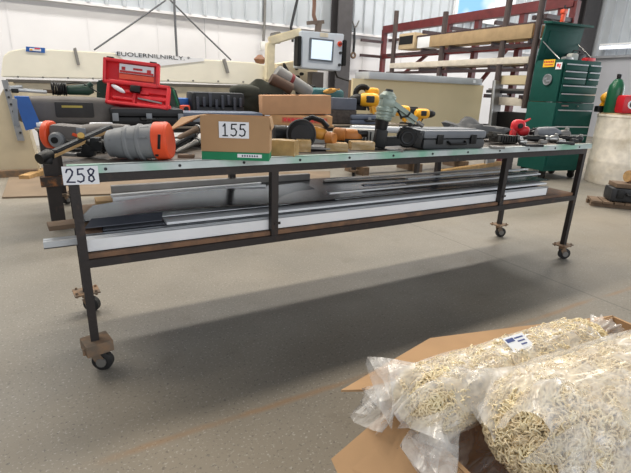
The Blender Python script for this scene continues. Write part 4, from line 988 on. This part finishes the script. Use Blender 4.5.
# ------------------------------------------------------------------ white barrel and what stands on it
P = at(632, 187, Z=0); P += Vector((FW.x, FW.y, 0)).normalized()*.3; PB = P
t = T('barrel', 'big off white barrel standing on floor right of green chest', 'barrel', P, 0)
HB = .98; rb = .46
b = MB(); b.lathe([(0,rb*.97),(.02,rb),(.32,rb*1.005),(.335,rb*1.012),(.35,rb*1.005),(.65,rb*1.005),(.665,rb*1.012),(.68,rb*1.005),(.96,rb),(.97,rb*1.03),(1,rb*1.03)], (0,0,0), (0,0,HB), 48); b.build('drum', rusty('stained_white',(238,230,216),(206,194,172),.62,4,.6), t)
b = MB(); b.cyl((0,0,HB), (0,0,HB+.02), rb*.98, n=40); b.build('lid', M('lid_tan',(196,172,138),.7), t)
q = Vector((-.70,-.71,0)); a0 = math.atan2(-FW.y, -FW.x)
for i in range(3):
    an = a0-.35+i*.12; c_ = Vector((math.cos(an), math.sin(an), 0)); 
    b = MB(); b.box(c_*(rb*1.012)+Vector((0,0,.56)), (.004,.06,.14), (0,0,an)); b.build('faded_label', M('label_faded',(186,184,180),.8,var=.25,scale=40), t)
RH = Vector((math.cos(RC), math.sin(RC), 0)); FH = Vector((-math.sin(RC), math.cos(RC), 0))
P = PB+Vector((0,0,HB+.021))-RH*.37-FH*.02; k = 1/ppm(P)
t = T('gas_bottle', 'green gas bottle with black valve standing on white barrel', 'bottle', P, 0)
b = MB(k); b.lathe([(0,6.6),(.03,7.2),(.62,7.2),(.72,6.6),(.82,4.4),(.88,3)], (0,0,0), (0,0,36), 24); b.build('cylinder', M('bottle_green',(26,92,62),.35), t)
b = MB(k); b.cyl((0,0,31), (0,0,36), 2, n=12); b.box((0,0,35), (6,2,3), bev=.5); b.build('valve', blk, t)
P = PB+Vector((0,0,HB+.021))-RH*.40+FH*.13; t = T('yellow_tool', 'yellow and black power tool behind green gas bottle', 'power tool', P, RC)
b = MB(k); b.ell((2,0,15), (7,5,5), (0,-.5,0), 14, .8); b.bar((-3,0,4), (2,0,14), 5, 5, 1.5); b.build('body', yel, t)
b = MB(k); b.box((-3,0,3), (9,7,6), bev=1); b.cyl((5,-4,18), (5,-6,18), 2.4, n=10); b.build('battery', blk, t)
P = PB+Vector((0,0,HB+.021))-RH*.19-FH*.22; t = T('red_container', 'red fuel can with white round logo on white barrel', 'can', P, RC-.1)
b = MB(k); b.box((0,0,8.5), (30,16,17), bev=3); b.build('can', M('can_red',(196,30,44),.4), t)
b = MB(k); b.lathe([(0,4),(1,4)], (-7,-8.2,8.5), (-7,-8.7,8.5), 24); lg = b.build('logo_disc', paper, t)
b = MB(k); b.stroke([(-5,10.3),(-6.6,11),(-8.8,10),(-9,7.6),(-7.6,6.2),(-5.4,6.8),(-5.3,8.4),(-6.8,8.4)], .9, -8.8, .2); b.build('logo_mark', charc, lg)
b = MB(k); b.tube([(-4,0,16.5),(-3,0,22),(8,0,22),(10,0,16.5)], 1.6, 8); b.build('handle', yel, t)

# ------------------------------------------------------------------ timber and case stacked at the right edge
P = at(622, 209, Z=0); P += Vector((.12,.1,0)); k = 1/ppm(P)
t = T('pallet', 'low weathered pallet on floor at the right by the barrel', 'pallet', P, RC-.3)
for y in (-10, 4):
    b = MB(k); b.box((0,y,2), (56,5,4)); b.build('runner', dwood, t)
for i in range(6):
    b = MB(k); b.box((-23+i*9.2,-3,5), (8,26,2), (0,0,.02*(i%3-1))); b.build('deck_board', dwood, t)
Zp = P+Vector((0,0,6.2*k))
t = T('tool_case', 'charcoal tool case lying on the low weathered pallet', 'case', Zp, RC-.25)
b = MB(k); b.box((6,-3,7), (40,22,13), bev=2.5); b.build('shell', dkg, t)
for x in (-6, 12):
    b = MB(k); b.box((x,-14.5,8), (6,2,8), bev=.6); b.build('latch', blk, t)
b = MB(k); b.tube([(-1,-14,9),(0,-18,8),(7,-18,8),(8,-14,9)], 1.1, 6); b.build('handle', blk, t)
t = T('wooden_board', 'brown board lying on top of the charcoal case', 'board', Zp+Vector((0,0,13.8*k)), RC-.2)
b = MB(k); b.box((8,-2,2), (38,20,4), bev=.4); b.build('board', dwood, t)
t = T('wood_log', 'pale cut wood block topmost on the case at right edge', 'wood', Zp+Vector((0,0,18.2*k)), RC-.2)
b = MB(k); b.lathe([(0,5),(.05,6),(.95,6),(1,5)], (0,-3,6), (24,3,6.5), 16); b.build('bark', M('bark',(150,112,84),.9,var=.3), t)
b = MB(k); b.cyl((-.3,-3.1,6), (0,-3,6), 5.4, n=16); b.build('cut_end', wood, t)

# ------------------------------------------------------------------ sheet on the floor behind
qs = [at(*q, Z=.018) for q in ((2,197),(330,187),(330,171),(9,177))]
mb = MB(); mb.sheet(qs, .018); tag(mb.build('plywood_sheet', M('dirty_plywood',(124,108,90),.8,var=.15,scale=3)), 'dirty brown plywood strip lying on floor behind the workbench', 'plywood')
for i, (q0, q1, wd, mm, lb) in enumerate((((440,172),(500,163),.1,wood,'raw timber lying on floor under bench right end'),((446,176),(496,169),.08,M('black_paint',(40,40,42),.6),'black timber lying beside the raw timber on floor'),((24,178),(56,167),.12,wood,'pale plank leaning low beside folding machine foot'),((30,166),(60,163),.1,white,'white plank end lying by folding machine'))):
    A = at(*q0, Z=.03); B = at(*q1, Z=.03); t = T('timber', lb, 'timber', A, 0); b = MB(); b.bar(Vector((0,0,0)), B-A, wd, .06, .004); b.build('plank', mm, t)

# ------------------------------------------------------------------ open carton of bagged mop heads in front
ZB = .33
def g(x, y, z=ZB): return at(x, y, Z=z)
t = T('open_carton', 'large open cardboard carton on floor holding bagged mop heads in front', 'box', (0,0,0))
bl, br = g(384, 390), g(570, 330)
ex = (br-bl).normalized(); ey = Vector((ex.y, -ex.x, 0)); 
Wc, Dc = 1.12, .52
br = bl+ex*Wc; fl = bl+ey*Dc; fr = br+ey*Dc
mb = MB()
def wall(p, q, n):
    n = n*.006; mb.raw([p-n, q-n, q+n, p+n, *(Vector((v.x, v.y, 0)) for v in (p-n, q-n, q+n, p+n))], [(0,1,2,3),(7,6,5,4),(0,4,5,1),(1,5,6,2),(2,6,7,3),(3,7,4,0)])
wall(bl, br, ey); wall(br, fr, ex); wall(fr, fl, ey); wall(fl, bl, ex)
mb.box(((bl+fr)/2).xy.to_3d()+Vector((0,0,.005)), (Wc, Dc, .01), (0,0,math.atan2(ex.y,ex.x)))
mb.build('carton', card, t)
def flap(quads, th=.006, nm='flap'):
    f = MB()
    for q in quads: f.sheet(q, th)
    return f.build(nm, card, t)
m0 = g(341, 390, ZB-.02); m1 = g(430, 338, ZB+.01); m2 = g(519, 326.5, ZB-.0)
flap([(bl+Vector((0,0,.004)), bl+ex*.42+Vector((0,0,.004)), m1, m0), (bl+ex*.42+Vector((0,0,.004)), br+Vector((0,0,.004)), m2, m1)])
flap([(fl, bl, g(386,406,ZB-.05), g(331,460,ZB-.10)), ] if False else [(bl+ey*.06, fl, g(350,500,ZB-.14), g(331,459,ZB-.12))])

yarn_m = M('cream_yarn', (250,230,194), .9, var=.12, scale=30)
core_m = M('yarn_core', (246,228,194), .95, var=.15, scale=30)
def bag_mat():
    mt = bpy.data.materials.new('clear_plastic_film'); mt.use_nodes = True; nt = mt.node_tree; N = nt.nodes; Lk = nt.links
    b = N['Principled BSDF']; b.inputs['Base Color'].default_value = (.92,.90,.87,1); b.inputs['Roughness'].default_value = .16; b.inputs['Specular IOR Level'].default_value = .9
    tr = N.new('ShaderNodeBsdfTransparent'); mx = N.new('ShaderNodeMixShader')
    tc = N.new('ShaderNodeTexCoord'); no = N.new('ShaderNodeTexNoise'); no.inputs['Scale'].default_value = 16; no.inputs['Detail'].default_value = 4; no.inputs['Distortion'].default_value = 1.5
    Lk.new(tc.outputs['Object'], no.inputs['Vector'])
    rp = N.new('ShaderNodeMapRange'); rp.inputs['From Min'].default_value = .35; rp.inputs['From Max'].default_value = .75; rp.inputs['To Min'].default_value = .2; rp.inputs['To Max'].default_value = .55
    Lk.new(no.outputs['Fac'], rp.inputs['Value']); Lk.new(rp.outputs['Result'], mx.inputs['Fac'])
    Lk.new(tr.outputs[0], mx.inputs[1]); Lk.new(b.outputs[0], mx.inputs[2])
    bp = N.new('ShaderNodeBump'); bp.inputs['Strength'].default_value = .9; bp.inputs['Distance'].default_value = .012
    n2 = N.new('ShaderNodeTexNoise'); n2.inputs['Scale'].default_value = 11; n2.inputs['Detail'].default_value = 3; n2.inputs['Distortion'].default_value = 1.2; n2.noise_type = 'RIDGED_MULTIFRACTAL'
    Lk.new(tc.outputs['Object'], n2.inputs['Vector']); Lk.new(n2.outputs['Fac'], bp.inputs['Height']); Lk.new(bp.outputs['Normal'], b.inputs['Normal'])
    for n in list(N):
        if n.type == 'OUTPUT_MATERIAL': Lk.new(mx.outputs[0], n.inputs['Surface'])
    return mt
film = bag_mat()
from mathutils import noise as mn
def mop_bag(label, A, B, r, seed, nloop, mouth, tail, flat=.75, ml=.3):
    rr = random.Random(seed); A = Vector(A); B = Vector(B); t = T('mop_bag', label, 'bag', A, 0); D = B-A; L_ = D.length; ax = D.normalized()
    up = Vector((0,0,1)); up = (up-ax*up.dot(ax)).normalized(); sd = ax.cross(up)
    def surf(s, th, rad):
        e = 1.0
        if s < 0: e = math.sqrt(max(0, 1-(s*L_/r)**2))
        if s > 1: e = math.sqrt(max(0, 1-((s-1)*L_/r)**2))
        return D*s + (sd*math.cos(th)*1.08+up*math.sin(th)*flat)*rad*e
    core = MB(); n = 28; rings = []
    bm = core.bm
    for i in range(25):
        s = -r*.98/L_ + i/24*(1+2*r*.98/L_); ring = []
        for j in range(n):
            th = 2*PI*j/n; p = surf(s, th, r); p += p.normalized()*0 + (sd*math.cos(th)+up*math.sin(th))*.02*mn.noise(p*14+Vector((seed,0,0)))
            ring.append(bm.verts.new(p))
        rings.append(ring)
    for a_, b_ in zip(rings, rings[1:]):
        for j in range(n): bm.faces.new((a_[j], a_[(j+1)%n], b_[(j+1)%n], b_[j]))
    bm.faces.new(rings[0][::-1]); bm.faces.new(rings[-1])
    co = core.build('mop_head', core_m, t, 60)
    y = MB()
    for i in range(nloop):
        s = rr.uniform(-r*.95/L_, 1+r*.9/L_); th = rr.uniform(-.5, PI+.5)
        if rr.random() < .38: s = rr.uniform(-r*.995/L_, .04); th = rr.uniform(0, 2*PI)
        p = surf(s, th, r*.97); nrm = (p-D*min(1,max(0,s))).normalized(); 
        tg = (nrm.cross(Vector((rr.uniform(-1,1),rr.uniform(-1,1),rr.uniform(-1,1))))).normalized(); bt_ = nrm.cross(tg)
        w_ = rr.uniform(.006,.014); h_ = rr.uniform(.006,.016); bend = rr.uniform(-.02,.02)
        pts = [p+tg*w_*math.cos(a)*(1 if a < 1.6 else 1.2)+nrm*h_*math.sin(a)+bt_*bend*math.sin(a) for a in (0,.5,1.05,1.57,2.1,2.65,3.14)]
        y.tube(pts, .0022, 4)
    yo = y.build('yarn', yarn_m, t, 80); yo['kind'] = 'stuff'; yo.parent = co
    # film
    f = MB(); bm = f.bm; rings = []; n = 72; m_ = 64; s0, s1 = -ml, 1+tail
    for i in range(m_+1):
        s = s0+(s1-s0)*i/m_; ring = []
        if s < 0: q = s/s0; base = r*(1.16+.05*q) if mouth else r*(1.16*(1-q)+.35*q); ruf = .1*r+q*mouth
        elif s > 1: q = (s-1)/tail; base = r*(1.16-.75*min(1,q*1.6)+.35*max(0,q-.62)/.38); ruf = .12*r+.25*r*q
        else: base = r*1.17; ruf = .085*r
        for j in range(n):
            th = 2*PI*j/n
            fold = abs(mn.noise(Vector((math.cos(th)*2.6, math.sin(th)*2.6, s*1.6+seed))))*2-.4
            fold += .7*mn.noise(Vector((math.cos(th)*6, math.sin(th)*6, s*5+seed*2)))
            rad = base+ruf*fold
            p = D*s+(sd*math.cos(th)*1.08+up*math.sin(th)*flat)*rad
            if s < 0: p += ax*(.06*q*mn.noise(Vector((th*1.2, seed, 3))))-Vector((0,0,.16*q*q*mouth*3))
            wz = A.z+p.z
            if wz < ZB-.26: p.z = ZB-.26-A.z+.004*mn.noise(p*9)
            ring.append(bm.verts.new(p))
        rings.append(ring)
    for a_, b_ in zip(rings, rings[1:]):
        for j in range(n): bm.faces.new((a_[j], a_[(j+1)%n], b_[(j+1)%n], b_[j]))
    fo = f.build('plastic_bag', film, t, 180)
    return t, D, up, sd, ax, fo
A, B = g(432, 398, .385), g(578, 345, .385)
t, D, up, sd, ax, fo = mop_bag('clear plastic bag of cream mop yarn with paper label at rear of carton', A, B, .085, 2, 4200, .12, .28, .85, .20)
pL = D*.5+up*.083*.85*1.22+Vector((0,0,.004)); mb = MB(); mb.box((0,0,0), (.085,.05,.0012)); lb = mb.build('paper_label', paper, t); 
Mx = Matrix((ax, up.cross(ax), up)).transposed(); lb.location = pL-sd*.0; lb.rotation_euler = (Mx @ Euler((.35,0,0)).to_matrix()).to_euler()
mb = MB(); mb.box((-.022,.012,.0011), (.03,.012,.001)); 
for i in range(3): mb.box((.015,.014-i*.012,.0011), (.035-.006*i,.004,.001))
mb.build('label_print', M('print_blue',(70,84,140),.6), lb)
A, B = g(548, 428, .40), g(690, 372, .43)
mop_bag('large clear plastic bag of cream mop yarn nearest in carton', A, B, .132, 5, 6500, .12, .3, .9, .26)

# ------------------------------------------------------------------ light
def area(name, loc, size, energy, target, col=(1,1,1), sy=None):
    l = bpy.data.lights.new(name, 'AREA'); l.energy = energy; l.color = col; l.shape = 'RECTANGLE'; l.size = size; l.size_y = sy or size
    o = bpy.data.objects.new(name, l); C.objects.link(o); o.location = loc
    o.rotation_euler = (Vector(target)-Vector(loc)).to_track_quat('-Z', 'Y').to_euler(); return o
for x in (-3, 1.5, 6, 10.5):
    area('high_bay_lamp', (x, 2.9, 6.6), 3.2, 175, (x, 3.0, 0), (1,.91,.77), .6)
for x in (-3, 1.5, 6, 10.5):
    area('high_bay_lamp', (x, 6.0, 6.6), 3.2, 205, (x, 6.0, 0), (1,.95,.88), .6)
area('door_and_fill_light', (1.5, -7.5, 2.6), 7, 230, (2.5, 3, 1.0), (.95,.97,1), 3.2)  # unseen front fill added to brighten faces turned to the camera, no door here
area('door_and_fill_light', (14.5, -1.0, 2.2), 4.5, 330, (2, 3, .8), (.92,.96,1), 3.6)
w = bpy.data.worlds.new('world'); SC.world = w; w.use_nodes = True
w.node_tree.nodes['Background'].inputs['Color'].default_value = (.86,.92,1,1); w.node_tree.nodes['Background'].inputs['Strength'].default_value = .3
SC.view_settings.view_transform = 'Standard'; SC.view_settings.look = 'None'; SC.view_settings.gamma = 1; SC.view_settings.use_curve_mapping = False
SC.view_settings.exposure = .15
